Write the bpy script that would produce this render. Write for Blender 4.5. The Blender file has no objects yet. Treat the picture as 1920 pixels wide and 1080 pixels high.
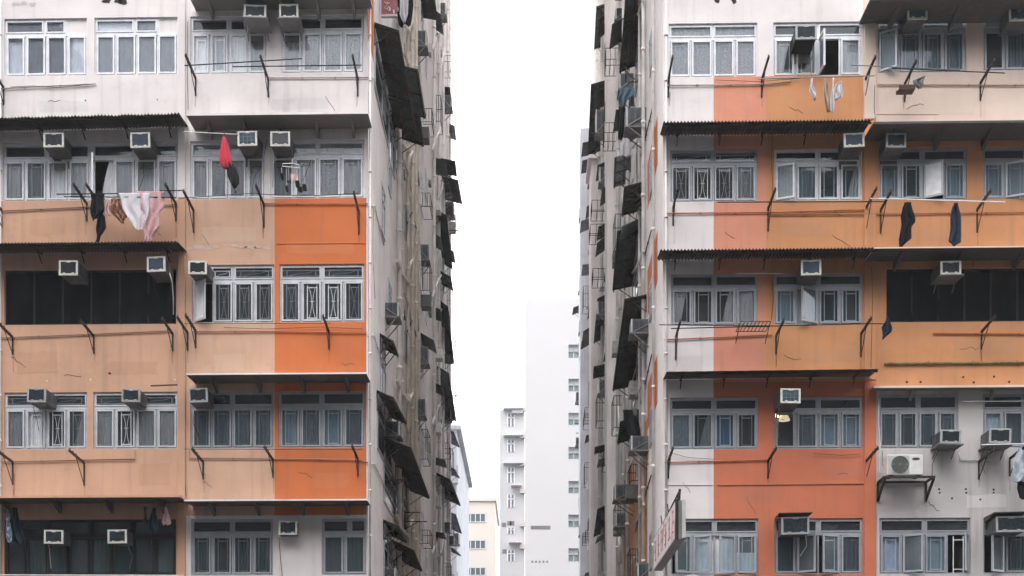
import bpy, bmesh, math, random
from mathutils import Vector, Matrix
from math import sin, cos, pi, radians
random.seed(7)
SC = bpy.context.scene
COL = SC.collection
# ------------------------------------------------------------------ camera model (photo pixels -> metres)
F, UX, HY, YAW, D, CH = 2460.0, 934.0, 1420.0, radians(1.3), 30.0, 1.6
def ray(px, py):
    u = (px-UX)/F; v = (HY-py)/F
    return Vector((-sin(YAW)+u*cos(YAW), cos(YAW)+u*sin(YAW), v))
def W(px, py, Y=0.0):                       # point of the photo on the plane y = Y
    d = ray(px, py); t = (Y+D)/d.y
    return Vector((d.x*t, Y, CH+d.z*t))
def S(px, py, X):                           # point of the photo on the plane x = X
    d = ray(px, py); t = X/d.x
    return Vector((X, -D+d.y*t, CH+d.z*t))
XL = W(690, 600).x                          # alley wall of the left block
XR = W(1243, 600).x                         # alley wall of the right block
# ------------------------------------------------------------------ materials
MATS = {}
def newmat(name):
    m = bpy.data.materials.new(name); m.use_nodes = True
    nt = m.node_tree; nt.nodes.clear()
    return m, nt, nt.nodes, nt.links
def N(ns, t, **kw):
    n = ns.new(t)
    for k, v in kw.items(): setattr(n, k, v)
    return n
def wcoord(ns, ls, scale):
    g = N(ns, 'ShaderNodeNewGeometry'); mp = N(ns, 'ShaderNodeMapping')
    mp.inputs['Scale'].default_value = scale
    ls.new(g.outputs['Position'], mp.inputs['Vector'])
    return mp.outputs['Vector']
def noise(ns, ls, scale3, sc=1.0, detail=4.0, rough=.6):
    n = N(ns, 'ShaderNodeTexNoise'); n.inputs['Scale'].default_value = sc
    n.inputs['Detail'].default_value = detail; n.inputs['Roughness'].default_value = rough
    ls.new(wcoord(ns, ls, scale3), n.inputs['Vector'])
    return n.outputs['Fac']
def ramp(ns, ls, src, a, b, lo=0.0, hi=1.0):
    r = N(ns, 'ShaderNodeMapRange'); r.inputs['From Min'].default_value = a; r.inputs['From Max'].default_value = b
    r.inputs['To Min'].default_value = lo; r.inputs['To Max'].default_value = hi
    ls.new(src, r.inputs['Value']); return r.outputs['Result']
def mixc(ns, ls, fac, a, b, mode='MIX'):
    m = N(ns, 'ShaderNodeMix'); m.data_type = 'RGBA'; m.blend_type = mode
    for sock, v in ((m.inputs[0], fac), (m.inputs[6], a), (m.inputs[7], b)):
        if hasattr(v, 'is_linked'): ls.new(v, sock)
        elif isinstance(v, (int, float)): sock.default_value = v
        else: sock.default_value = (*v, 1)
    return m.outputs[2]
def paint(name, col, dirt=.35, chips=.3, rough=.85, dirtcol=(.16, .13, .11), chipcol=None, bump=.25):
    """old masonry paint: clouded tone, vertical rain streaks, small chips and specks"""
    if name in MATS: return MATS[name]
    m, nt, ns, ls = newmat(name)
    c = mixc(ns, ls, ramp(ns, ls, noise(ns, ls, (.55, .55, .7)), .3, .7), [x*.86 for x in col], [min(1, x*1.1) for x in col])
    c = mixc(ns, ls, ramp(ns, ls, noise(ns, ls, (3.1, 3.1, .22), 1.6, 5), .52, .8, 0, dirt), c, dirtcol)
    c = mixc(ns, ls, ramp(ns, ls, noise(ns, ls, (1.2, 1.2, 1.6), 1.3, 8, .72), .56, .78, 0, dirt*.8), c, dirtcol)
    cc = chipcol or [min(.8, x*.6+.25) for x in col]
    c = mixc(ns, ls, ramp(ns, ls, noise(ns, ls, (1, 1, 1.6), 5.5, 6, .7), .69, .72, 0, chips), c, cc)
    c = mixc(ns, ls, ramp(ns, ls, noise(ns, ls, (1, 1, 1), 17, 3), .735, .77, 0, chips*1.6), c, (.12, .09, .075))
    p = N(ns, 'ShaderNodeBsdfPrincipled'); p.inputs['Roughness'].default_value = rough
    p.inputs['Specular IOR Level'].default_value = .25
    ls.new(c, p.inputs['Base Color'])
    b = N(ns, 'ShaderNodeBump'); b.inputs['Strength'].default_value = bump; b.inputs['Distance'].default_value = .01
    ls.new(noise(ns, ls, (1, 1, 1), 22, 6, .65), b.inputs['Height']); ls.new(b.outputs['Normal'], p.inputs['Normal'])
    o = N(ns, 'ShaderNodeOutputMaterial'); ls.new(p.outputs[0], o.inputs[0])
    MATS[name] = m; return m
def solid(name, col, rough=.6, metal=0.0, var=.12, vs=6.0, emit=None, rust=0.0, sheen=0.0):
    if name in MATS: return MATS[name]
    m, nt, ns, ls = newmat(name)
    c = mixc(ns, ls, ramp(ns, ls, noise(ns, ls, (1, 1, 1), vs, 4), .3, .7), [x*(1-var) for x in col], [min(1, x*(1+var)) for x in col])
    if rust: c = mixc(ns, ls, ramp(ns, ls, noise(ns, ls, (1, 1, .5), vs*.9, 6, .7), .5, .62, 0, rust), c, (.10, .045, .022))
    p = N(ns, 'ShaderNodeBsdfPrincipled'); p.inputs['Roughness'].default_value = rough; p.inputs['Metallic'].default_value = metal
    p.inputs['Specular IOR Level'].default_value = .04 if 'black' in name or 'dark_side' in name else .3
    ls.new(c, p.inputs['Base Color'])
    if emit: p.inputs['Emission Color'].default_value = (*emit[0], 1); p.inputs['Emission Strength'].default_value = emit[1]
    o = N(ns, 'ShaderNodeOutputMaterial'); ls.new(p.outputs[0], o.inputs[0])
    MATS[name] = m; return m
def glass(name, tint, boost=1.0, dust=.10):
    if name in MATS: return MATS[name]
    m, nt, ns, ls = newmat(name)
    t = N(ns, 'ShaderNodeBsdfTransparent'); t.inputs[0].default_value = (*tint, 1)
    g = N(ns, 'ShaderNodeBsdfGlossy'); g.inputs['Roughness'].default_value = .03; g.inputs[0].default_value = (.9, .95, 1, 1)
    fr = N(ns, 'ShaderNodeFresnel'); fr.inputs[0].default_value = 1.5
    b = N(ns, 'ShaderNodeBump'); b.inputs['Strength'].default_value = .06; b.inputs['Distance'].default_value = .02
    ls.new(noise(ns, ls, (1, 1, 1), 2.5, 2), b.inputs['Height'])
    ls.new(b.outputs[0], g.inputs['Normal'])
    mu = N(ns, 'ShaderNodeMath', operation='MULTIPLY'); mu.inputs[1].default_value = boost
    ls.new(fr.outputs[0], mu.inputs[0])
    mx = N(ns, 'ShaderNodeMixShader'); ls.new(mu.outputs[0], mx.inputs[0]); ls.new(t.outputs[0], mx.inputs[1]); ls.new(g.outputs[0], mx.inputs[2])
    d = N(ns, 'ShaderNodeBsdfDiffuse'); d.inputs[0].default_value = (.46, .54, .60, 1)
    m2 = N(ns, 'ShaderNodeMixShader'); ls.new(ramp(ns, ls, noise(ns, ls, (1, 1, .6), 1.7, 4), .3, .7, dust*.5, dust*1.5), m2.inputs[0])
    ls.new(mx.outputs[0], m2.inputs[1]); ls.new(d.outputs[0], m2.inputs[2])
    o = N(ns, 'ShaderNodeOutputMaterial'); ls.new(m2.outputs[0], o.inputs[0])
    MATS[name] = m; return m
def cloth(name, col, trans=.35, pat=None):
    if name in MATS: return MATS[name]
    m, nt, ns, ls = newmat(name)
    c = mixc(ns, ls, ramp(ns, ls, noise(ns, ls, (1, 1, .35), 9, 4), .3, .7), [x*.85 for x in col], [min(1, x*1.1) for x in col])
    if pat: c = mixc(ns, ls, ramp(ns, ls, noise(ns, ls, (1, 1, 1), pat[1], 3), .5, .56), c, pat[0])
    d = N(ns, 'ShaderNodeBsdfDiffuse'); t = N(ns, 'ShaderNodeBsdfTranslucent'); mx = N(ns, 'ShaderNodeMixShader'); mx.inputs[0].default_value = trans
    ls.new(c, d.inputs[0]); ls.new(c, t.inputs[0]); ls.new(d.outputs[0], mx.inputs[1]); ls.new(t.outputs[0], mx.inputs[2])
    o = N(ns, 'ShaderNodeOutputMaterial'); ls.new(mx.outputs[0], o.inputs[0])
    MATS[name] = m; return m

WHITE = paint('white_paint', (.72, .665, .655), .28, .3)
WHITE2 = paint('aged_white_paint', (.77, .73, .72), .4, .4)
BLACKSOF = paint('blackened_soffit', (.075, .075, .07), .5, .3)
BEIGE = paint('beige_paint', (.56, .33, .22), .34, .35, chipcol=(.62, .42, .33))
BEIGE2 = paint('pale_beige_paint', (.58, .365, .255), .36, .4, chipcol=(.66, .48, .4))
ORANGE = paint('orange_paint', (.575, .162, .055), .32, .3, chipcol=(.75, .3, .18))
SALMON = paint('salmon_paint', (.64, .265, .175), .3, .3, chipcol=(.75, .4, .3))
OCHRE = paint('ochre_orange_paint', (.585, .27, .125), .34, .35, chipcol=(.7, .38, .25))
CORAL = paint('coral_paint', (.56, .17, .09), .32, .35, chipcol=(.62, .28, .18))
CREAM = paint('cream_paint', (.70, .56, .48), .2, .35, chipcol=(.7, .62, .58))
GREYW = paint('grey_white_paint', (.54, .505, .50), .45, .5)
STAIN = paint('stained_wall', (.68, .635, .57), .6, .5, dirtcol=(.15, .11, .06))
BLUEW = paint('bluish_wall', (.50, .52, .56), .35, .2)
FARW = solid('far_white_wall', (.445, .438, .443), .9, var=.02, vs=.15)
FARC = solid('far_cream_wall', (.49, .45, .405), .9, var=.03, vs=.15)
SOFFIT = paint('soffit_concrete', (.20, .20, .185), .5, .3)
FW = solid('white_window_frame', (.70, .71, .75), .4)
FW2 = solid('dulled_window_frame', (.52, .535, .56), .4, var=.15, vs=4)
FG = solid('grey_window_frame', (.40, .42, .45), .4, .3)
FD = solid('dark_window_frame', (.018, .022, .025), .7)
BARW = solid('pale_bar', (.78, .78, .79), .5)
GLASS = glass('window_glass', (.95, .96, .97), 1.0, .07)
GLASSD = glass('dim_glass', (.62, .72, .77), 1.0, .07)
GLASSO = glass('dusty_open_glass', (.6, .68, .72), .1, .2)
GLASST = glass('teal_glass', (.22, .46, .48), .9)
NETM = solid('black_screen_net', (.005, .007, .008), 1, var=.5, vs=2)
CURT = cloth('white_curtain', (.86, .86, .89), .08)
CURTC = cloth('cream_curtain', (.82, .76, .66), .08)
CURTLIL = cloth('lilac_curtain', (.72, .68, .80), .08)
CURTF = cloth('flowered_curtain', (.78, .76, .76), .08, pat=((.50, .42, .44), 16))
CURTG = cloth('grey_curtain', (.40, .44, .47), .12)
CURTB = cloth('lace_curtain', (.86, .87, .90), .08, pat=((.62, .64, .68), 26))
CURTT = cloth('teal_curtain', (.12, .27, .28), .12)
CURTBL = cloth('blue_curtain', (.10, .19, .36), .3)
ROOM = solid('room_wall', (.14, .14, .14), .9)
ACW = solid('ac_casing', (.09, .095, .10), .6, var=.3, vs=5, rust=.35)
ACF = solid('ac_front_frame', (.60, .59, .55), .55, var=.15, vs=9, rust=.2)
ACD = solid('grimy_ac_front', (.33, .33, .32), .6, var=.25, vs=9, rust=.3)
ACG = solid('ac_coil', (.035, .048, .06), .45, var=.4, vs=14)
ACBL = solid('ac_coil_blue', (.06, .14, .18), .45, var=.35, vs=18)
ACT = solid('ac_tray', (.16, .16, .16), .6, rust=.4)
IRON = solid('dark_iron', (.022, .018, .017), .7, rust=.35)
RUST = solid('rusty_iron', (.06, .032, .022), .8, var=.4, vs=12)
STEEL = solid('steel_pole', (.24, .24, .24), .4, .5)
BLACKP = solid('black_pole', (.03, .03, .03), .5)
PIPEW = solid('white_pipe', (.68, .65, .63), .6, var=.2, vs=2)
PIPEB = solid('brown_pipe', (.25, .13, .08), .6, var=.2)
PIPEO = solid('stained_pipe', (.60, .55, .47), .7, var=.25, vs=2)
ZINC = solid('corrugated_zinc', (.035, .035, .033), .65, var=.35, vs=2.2, rust=.35)
DARKAW = solid('dark_awning_sheet', (.055, .064, .062), .7, var=.4, vs=2.4, rust=.35)
GREYAW = solid('grey_awning_sheet', (.17, .185, .195), .7, var=.3, vs=2.4, rust=.25)
BLUEAW = solid('blue_awning_sheet', (.12, .14, .19), .7, var=.25, vs=1.6)

# ------------------------------------------------------------------ mesh helpers
class MB:
    def __init__(s): s.bm = bmesh.new(); s.mats = []
    def mi(s, m):
        if m not in s.mats: s.mats.append(m)
        return s.mats.index(m)
    def quad(s, pts, m, smooth=False):
        f = s.bm.faces.new([s.bm.verts.new(p) for p in pts]); f.material_index = s.mi(m); f.smooth = smooth; return f
    def box(s, a, b, m, M=None):
        x0, x1 = sorted((a[0], b[0])); y0, y1 = sorted((a[1], b[1])); z0, z1 = sorted((a[2], b[2]))
        P = [Vector(p) for p in ((x0,y0,z0),(x1,y0,z0),(x1,y1,z0),(x0,y1,z0),(x0,y0,z1),(x1,y0,z1),(x1,y1,z1),(x0,y1,z1))]
        if M: P = [M @ p for p in P]
        v = [s.bm.verts.new(p) for p in P]; k = s.mi(m)
        for q in ((3,2,1,0),(4,5,6,7),(0,1,5,4),(1,2,6,5),(2,3,7,6),(3,0,4,7)):
            s.bm.faces.new([v[i] for i in q]).material_index = k
        return s
    def tube(s, pts, r, m, n=6, closed=False):
        pts = [Vector(p) for p in pts]; rings = []; k = s.mi(m); L = len(pts)
        for i, p in enumerate(pts):
            if closed: t = (pts[(i+1) % L]-pts[i-1])
            else: t = pts[min(i+1, L-1)]-pts[max(i-1, 0)]
            if t.length < 1e-9: t = Vector((0,0,1))
            t.normalize(); a = Vector((0,0,1)) if abs(t.z) < .9 else Vector((1,0,0))
            u = t.cross(a).normalized(); w = t.cross(u)
            rr = r[i] if isinstance(r, (list, tuple)) else r
            rings.append([s.bm.verts.new(p+u*rr*cos(2*pi*j/n)+w*rr*sin(2*pi*j/n)) for j in range(n)])
        for i in range(L if closed else L-1):
            A, B = rings[i], rings[(i+1) % L]
            for j in range(n):
                f = s.bm.faces.new((A[j], A[(j+1) % n], B[(j+1) % n], B[j])); f.material_index = k; f.smooth = n > 5
        if not closed:
            for R in (rings[0][::-1], rings[-1]): s.bm.faces.new(R).material_index = k
        return s
    def bar(s, a, b, w, h, m):                  # rectangular bar between two points
        a, b = Vector(a), Vector(b); t = (b-a).normalized()
        up = Vector((0,0,1)) if abs(t.z) < .95 else Vector((0,1,0))
        u = t.cross(up).normalized(); v = u.cross(t); k = s.mi(m)
        P = [[s.bm.verts.new(p+u*w*i/2+v*h*j/2) for i, j in ((-1,-1),(1,-1),(1,1),(-1,1))] for p in (a, b)]
        for j in range(4): s.bm.faces.new((P[0][j], P[0][(j+1)%4], P[1][(j+1)%4], P[1][j])).material_index = k
        s.bm.faces.new(P[0][::-1]).material_index = k; s.bm.faces.new(P[1]).material_index = k
        return s
    def sheet(s, rows, m, smooth=True):         # rows of points -> quad strip surface
        V = [[s.bm.verts.new(p) for p in r] for r in rows]; k = s.mi(m)
        for A, B in zip(V, V[1:]):
            for j in range(len(A)-1):
                f = s.bm.faces.new((A[j], A[j+1], B[j+1], B[j])); f.material_index = k; f.smooth = smooth
        return s
    def build(s, name, parent=None, bevel=0, solidify=0, shift=None):
        bmesh.ops.recalc_face_normals(s.bm, faces=s.bm.faces) if not solidify else None
        me = bpy.data.meshes.new(name); 
        if shift is not None: bmesh.ops.translate(s.bm, verts=s.bm.verts, vec=-Vector(shift))
        s.bm.to_mesh(me); s.bm.free()
        for m in s.mats: me.materials.append(m)
        o = bpy.data.objects.new(name, me); COL.objects.link(o)
        if parent is not None: o.parent = parent
        if bevel:
            b = o.modifiers.new('b', 'BEVEL'); b.width = bevel; b.segments = 2; b.limit_method = 'ANGLE'
        if solidify:
            b = o.modifiers.new('s', 'SOLIDIFY'); b.thickness = solidify; b.offset = 0
        return o
def tag(o, label, cat, group=None):
    o['label'] = label; o['category'] = cat
    if group: o['group'] = group
    return o
def thing(name, loc, label, cat, group=None):
    o = bpy.data.objects.new(name, None); COL.objects.link(o); o.location = loc; o.empty_display_size = .2
    return tag(o, label, cat, group)
def part(mb, name, t, **kw):                    # part in world coordinates under a thing whose Empty stands at t.location
    return mb.build(name, t, shift=t.location, **kw)
def structure(o): o['kind'] = 'structure'; return o

# ------------------------------------------------------------------ facade walls
def wall_grid(mb, ua, va, uc, vc, paintf, openf, pt, depth):
    """wall face cut on the lines uc x vc; open cells get reveals. pt(u,v,d): point at depth d behind the face"""
    uc = sorted(set(round(u, 4) for u in uc if ua[0] <= u <= ua[1]) | set(ua)); vc = sorted(set(round(v, 4) for v in vc if va[0] <= v <= va[1]) | set(va))
    nu, nv = len(uc)-1, len(vc)-1
    M = [[None if openf((uc[i]+uc[i+1])/2, (vc[j]+vc[j+1])/2) else paintf((uc[i]+uc[i+1])/2, (vc[j]+vc[j+1])/2) for j in range(nv)] for i in range(nu)]
    for i in range(nu):
        for j in range(nv):
            m = M[i][j]
            if m is None: continue
            a, b, c, d = uc[i], uc[i+1], vc[j], vc[j+1]
            mb.quad((pt(a,c,0), pt(b,c,0), pt(b,d,0), pt(a,d,0)), m)
            for (ii, jj, e, f) in ((i-1, j, (a,c), (a,d)), (i+1, j, (b,c), (b,d)), (i, j-1, (a,c), (b,c)), (i, j+1, (a,d), (b,d))):
                if 0 <= ii < nu and 0 <= jj < nv and M[ii][jj] is None:
                    mb.quad((pt(*e,0), pt(*f,0), pt(*f,depth), pt(*e,depth)), m)
def in_rect(r, u, v): return r[0] < u < r[1] and r[2] < v < r[3]

def window(bld, x0, x1, z0, z1, fm=FW, cur='cccc', grille=None, tgrille=False, open_=None, tr=.27, n=4, gl=GLASS, tblock=None, cmat=CURT, tsplit=(.5,), board=None, tcur=False):
    """casement window: fixed frame + closed sashes; panes, bars, curtains and open sashes hang under it"""
    Y = .045; fw = .035; open_ = open_ or {}
    zt = z1-(z1-z0)*tr
    mb = MB(); W_ = x1-x0
    for a, b in (((x0,z0),(x0+fw,z1)), ((x1-fw,z0),(x1,z1)), ((x0+fw,z0),(x1-fw,z0+fw)), ((x0+fw,z1-fw),(x1-fw,z1)), ((x0+fw,zt-fw),(x1-fw,zt+fw))):
        mb.box((a[0], Y, a[1]), (b[0], Y+.08, b[1]), fm)
    px = [x0+W_*i/n for i in range(n+1)]
    for i in range(1, n): mb.box((px[i]-.017, Y+.012, z0+fw), (px[i]+.017, Y+.045, zt-fw), fm)
    tx = [x0]+[x0+W_*t for t in tsplit]+[x1]
    for t in tx[1:-1]: mb.box((t-.03, Y+.003, zt+fw), (t+.03, Y+.078, z1-fw), fm)
    pane = MB(); grs = []; cus = []
    sashes = []
    def sash_frame(m, a, b, c, d, y, M=None, t=.042):
        for p, q in (((a,c),(a+t,d)), ((b-t,c),(b,d)), ((a+t,c),(b-t,c+t)), ((a+t,d-t),(b-t,d))):
            m.box((p[0], y, p[1]), (q[0], y+.04, q[1]), fm, M)
    for i in range(len(tx)-1):
        a, b = tx[i]+.04, tx[i+1]-.04
        if tblock and i in tblock: mb.box((tx[i]+.03, Y+.01, zt+fw), (tx[i+1]-.03, Y+.05, z1-fw), tblock[i]); continue
        if tcur or (isinstance(tgrille, (set, list)) and i in tgrille) or tgrille is True: pass
        sash_frame(mb, a-.012, b+.012, zt+fw+.002, z1-fw-.002, Y-.012, t=.03)
        pane.quad([(a,Y+.03,zt+fw), (b,Y+.03,zt+fw), (b,Y+.03,z1-fw), (a,Y+.03,z1-fw)], gl)
        if tgrille:
            gr = MB(); grs.append(gr); h = z1-zt; w = b-a; r = .0095; yy = Y+.043
            for zz in (zt+h*.3, zt+h*.68): gr.bar((a, yy, zz), (b, yy, zz), r*2, r*2, BARW)
            for xx in (a+w*.13, b-w*.13): gr.bar((xx, yy+.003, zt+h*.3), (xx, yy+.003, zt+h*.68), r*2, r*2, BARW)
            xm = (a+b)/2
            for sgn in (1, -1): gr.tube([(xm+sgn*w*.34*k, yy+.006, zt+h*(.49+.17*(1 if sgn > 0 else -1)*k*abs(k))) for k in (-1, -.5, 0, .5, 1)], .0065, BARW, n=4)
        if tcur:
            cu = MB(); cus.append(cu)
            cu.sheet([[(a-.04+(b-a+.08)*k/24, Y+.07+.01*sin(k*1.9+i)*(.15 if 'f' in cur else 1), z) for k in range(25)] for z in (zt, z1)], cmat)
    for i in range(n):
        a, b = px[i]+(.032 if i else .047), px[i+1]-(.032 if i < n-1 else .047)
        c, d = z0+fw+.002, zt-fw-.002
        if i in open_:
            hinge, ang = open_[i]; s = MB(); hx = a if hinge == 'l' else b
            M = Matrix.Translation((hx, Y, 0)) @ Matrix.Rotation(radians(-ang if hinge == 'l' else ang), 4, 'Z') @ Matrix.Translation((-hx, -Y, 0))
            sash_frame(s, a, b, c, d, Y-.02, M)
            inner = board if board and i in board else None
            g = [M @ Vector(p) for p in ((a+.04,Y,c+.04), (b-.04,Y,c+.04), (b-.04,Y,d-.04), (a+.04,Y,d-.04))]
            s.quad(g, board[i] if inner else GLASSO); sashes.append(s)
        else:
            sash_frame(mb, a-.004, b+.004, c+.006, d-.006, Y-.015, t=.037)
            pane.quad([(a+.03,Y+.015,c+.03), (b-.03,Y+.015,c+.03), (b-.03,Y+.015,d-.03), (a+.03,Y+.015,d-.03)], gl)
        if grille and grille[i % len(grille)] != '.':
            gr = MB(); grs.append(gr); w = b-a; h = d-c; yy = Y+.03; r = .0095; k = grille[i % len(grille)]
            xa, xb = a+w*.26, b-w*.22
            for xx in (xa, xb): gr.bar((xx, yy, c), (xx, yy, d-.03), 2*r, 2*r, BARW)
            for zz in (c+h*.09, d-h*.13): gr.bar((xa, yy+.004, zz), (xb, yy+.004, zz), 2*r, 2*r, BARW)
            if k == 'x':
                xm = (xa+xb)/2; hw = (xb-xa)/2*.62; zz0, zz1 = c+h*.1, d-h*.14
                for sgn in (1, -1):
                    gr.tube([(xm+sgn*hw*(.18+.82*(2*t-1)**2), yy+.007, zz0+(zz1-zz0)*t) for t in (0,.15,.3,.45,.55,.7,.85,1)], 
.0065, BARW, n=4)
                gr.bar((xm-.05, yy+.007, c+h*.52), (xm+.05, yy+.007, c+h*.52), .01, .01, BARW)
        k = cur[i % len(cur)]
        if k != 'n':
            cu = MB(); cus.append(cu)
            A, B = px[i]-.01, px[i+1]+.01
            w = B-A; mm = {'c': cmat, 'd': CURTG, 'g': CURTG, 'l': cmat, 'r': cmat, 't': CURTT, 'b': CURTBL, 'p': CURTB, 'h': cmat, 'f': cmat}[k]
            if k == 'l': lo, hi = (A, A+w*.45), (A, A+w*.75)
            elif k == 'r': lo, hi = (B-w*.6, B), (B-w*.25, B)
            elif k == 'b': lo, hi = (A, B), (A, B-w*.1)
            else: lo = hi = (A, B)
            ph = random.random()*6; fr = random.uniform(1.2, 2.4); K = 22
            zb = z0+.02 if k != 'h' else z0+.02
            ztop = zt if k != 'h' else z0+(zt-z0)*.55
            rows = []; fa = .12 if k == 'f' else 1
            for q in range(6):
                t = q/5; e0 = lo[0]*(1-t)+hi[0]*t; e1 = lo[1]*(1-t)+hi[1]*t
                if k == 'r': e0 = lo[0]+(hi[0]-lo[0])*t**1.6
                rows.append([(e0+(e1-e0)*j/K, Y+.068+fa*.017*sin(j*fr+ph+.4*sin(3*t))*(.5+.5*(1-t))+fa*.006*sin(j*3.1+ph), zb+(ztop-zb)*t) for j in range(K+1)])
            cu.sheet(rows, mm)
    w = mb.build('window', bld)
    pane.build('pane', w)
    for g in grs: g.build('grille', w)
    for c in cus: c.build('curtain', w)
    for s in sashes: s.build('open_sash', w)
    return w

def screened(bld, x0, x1, z0, z1, npan, col=NETM):
    """opening closed by black netting stretched on a dark frame"""
    mb = MB(); mb.box((x0, .08, z0), (x1, .11, z0+.05), FD); mb.box((x0, .08, z1-.05), (x1, .11, z1), FD)
    for i in range(npan+1):
        x = x0+(x1-x0)*i/npan; mb.box((x-.02 if i else x, .082, z0+.05), (x+.02 if i < npan else x, .108, z1-.05), FD)
    w = mb.build('window', bld); n = MB(); K = 90
    n.sheet([[(x0+(x1-x0)*k/K, .1+.016*sin(k*.9)+.01*sin(k*.37+q), z0+.03+(z1-z0-.06)*q/6) for k in range(K+1)] for q in range(7)], col)
    n.build('black_screen', w); return w

# ------------------------------------------------------------------ the two blocks in front
H = 46.0; HAZE = .0005
def fx(px, py=600, Y=0): return W(px, py, Y).x
def build_block(name, label, side, xr, refx, wins, paints, base, depth_y, sidepaint, screens=()):
    zof = lambda py: W(refx, py).z
    bld = thing(name, ((xr[0]+xr[1])/2, 0, 0), label, 'building')
    bx = bld.location.copy()
    P = [(fx(a), fx(b), zof(d), zof(c), m) for a, b, c, d, m in paints]
    O = [(fx(w[0]), fx(w[1]), zof(w[3]), zof(w[2])) for w in wins]+[(fx(w[0]), fx(w[1]), zof(w[3]), zof(w[2])) for w in screens]
    def pf(u, v):
        m = base
        for p in P:
            if in_rect(p, u, v): m = p[4]
        return m
    mb = MB(); uc = [a for r in P+[(*o, 0) for o in O] for a in r[:2]]; vc = [a for r in P+[(*o, 0) for o in O] for a in r[2:4]]
    wall_grid(mb, xr, (0, H), uc, vc, pf, lambda u, v: any(in_rect(o, u, v) for o in O), lambda u, v, d: Vector((u, d, v)), .26)
    # alley side, back, far side and roof
    xs = xr[1] if side == 'l' else xr[0]; xo = xr[0] if side == 'l' else xr[1]
    P2 = sidepaint
    SB = paint('alley_white_paint', (.82, .775, .76), .34, .4)
    def pf2(u, v):
        m = SB
        for p in P2:
            if in_rect(p, u, v): m = p[4]
        return m
    wall_grid(mb, (0, depth_y), (0, H), [a for p in P2 for a in p[:2]], [a for p in P2 for a in p[2:4]], pf2, lambda u, v: False, lambda u, v, d: Vector((xs, u, v)), .2)
    mb.quad([(xo,0,0),(xo,depth_y,0),(xo,depth_y,H),(xo,0,H)], WHITE2); mb.quad([(xr[0],depth_y,0),(xr[1],depth_y,0),(xr[1],depth_y,H),(xr[0],depth_y,H)], WHITE2)
    mb.quad([(xr[0],0,H),(xr[1],0,H),(xr[1],depth_y,H),(xr[0],depth_y,H)], GREYW)
    part(mb, 'wall', bld)
    # rooms behind the windows
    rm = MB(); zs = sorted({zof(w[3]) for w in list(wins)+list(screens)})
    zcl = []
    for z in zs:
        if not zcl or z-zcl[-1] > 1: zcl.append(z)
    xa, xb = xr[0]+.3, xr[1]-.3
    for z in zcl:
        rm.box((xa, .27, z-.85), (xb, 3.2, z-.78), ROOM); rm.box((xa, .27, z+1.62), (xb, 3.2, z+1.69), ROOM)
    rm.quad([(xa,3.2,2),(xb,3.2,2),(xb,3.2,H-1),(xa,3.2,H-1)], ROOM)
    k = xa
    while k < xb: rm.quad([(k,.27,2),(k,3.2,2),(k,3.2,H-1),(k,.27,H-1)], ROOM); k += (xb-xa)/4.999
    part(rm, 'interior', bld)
    off = Matrix.Translation(-bx)
    hold = []
    rc = random.Random(9 if side == 'l' else 4)
    for w in wins:
        w[4].setdefault('cmat', CURT if side == 'l' and w[2] < 300 else rc.choice((CURT, CURT, CURT, CURTC, CURTLIL, CURTF)))
        o = window(None, fx(w[0]), fx(w[1]), zof(w[3]), zof(w[2]), **w[4]); hold.append(o)
    for w in screens: hold.append(screened(None, fx(w[0]), fx(w[1]), zof(w[3]), zof(w[2]), w[4]))
    for o in hold: o.parent = bld; o.location = -bx
    return bld, zof

r1L, r2L, r3L, r4L, r5L = (31, 139), (265, 374), (497, 606), (734, 841), (973, 1079)
winsL = [
 (8, 163, *r1L, dict(cur='ffff', tsplit=(.48, .74), tblock={2: WHITE}, tcur=True, cmat=cloth('sky_tint_sheet', (.62,.65,.72), .1))),  # pale sheet, its colour standing in for sky reflected in these panes
 (177, 333, *r1L, dict(cur='ffff', tsplit=(.48, .76), tblock={2: WHITE}, tcur=True, cmat=MATS['sky_tint_sheet'])),
 (357, 500, *r1L, dict(cur='cgcg', grille='rrr.')),
 (527, 682, *r1L, dict(cur='cppp', grille='.rxr', tcur=False)),
 (5, 168, *r2L, dict(cur='cdcc', grille='rrr.', tr=.28)),
 (172, 333, *r2L, dict(cur='rccc', grille='...r', open_={0: ('l', 78)})),
 (357, 497, *r2L, dict(cur='cpcc', grille='rrr.', tgrille=True, tcur=True)),
 (507, 683, *r2L, dict(cur='gcpc', grille='.rrr', tgrille=True, tcur=True)),
 (360, 514, *r3L, dict(fm=FW2, cur='nnnn', grille='.xxx', tgrille=True, gl=GLASS, open_={0: ('l', 40)}, board={0: FW}, tsplit=(.22, .5), tblock=None)),
 (524, 683, *r3L, dict(fm=FW2, cur='nnnn', grille='xxxx', tgrille=True)),
 (8, 163, *r4L, dict(fm=FW2, cur='ccnr', grille='rrxx', tgrille=True)),
 (175, 333, *r4L, dict(fm=FW2, cur='cncc', grille='rxrr', tgrille=True)),
 (357, 513, *r4L, dict(fm=FG, cur='dddd', grille='rrrr', gl=GLASSD)),
 (522, 684, *r4L, dict(fm=FG, cur='dddd', grille='rxrr', gl=GLASSD)),
 (358, 512, *r5L, dict(fm=FG, cur='tntt', grille='rrrr', gl=GLASSD)),
 (603, 687, *r5L, dict(fm=FG, cur='tt', n=2, gl=GLASST, tsplit=(.62,))),
 (8, 330, *r5L, dict(fm=FD, cur='nttnttnt', n=8, gl=GLASST, tsplit=(.25, .5, .75), tr=.3)),
]
winsL += [(-168, -14, *r, dict(fm=f, cur=c, grille='rrrr', gl=g)) for r, f, c, g in ((r1L, FW, 'cccc', GLASS), (r2L, FW, 'cdcc', GLASS), (r3L, FG, 'dndd', GLASSD), (r4L, FW, 'ccnc', GLASS), (r5L, FG, 'dddn', GLASSD))]
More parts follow.
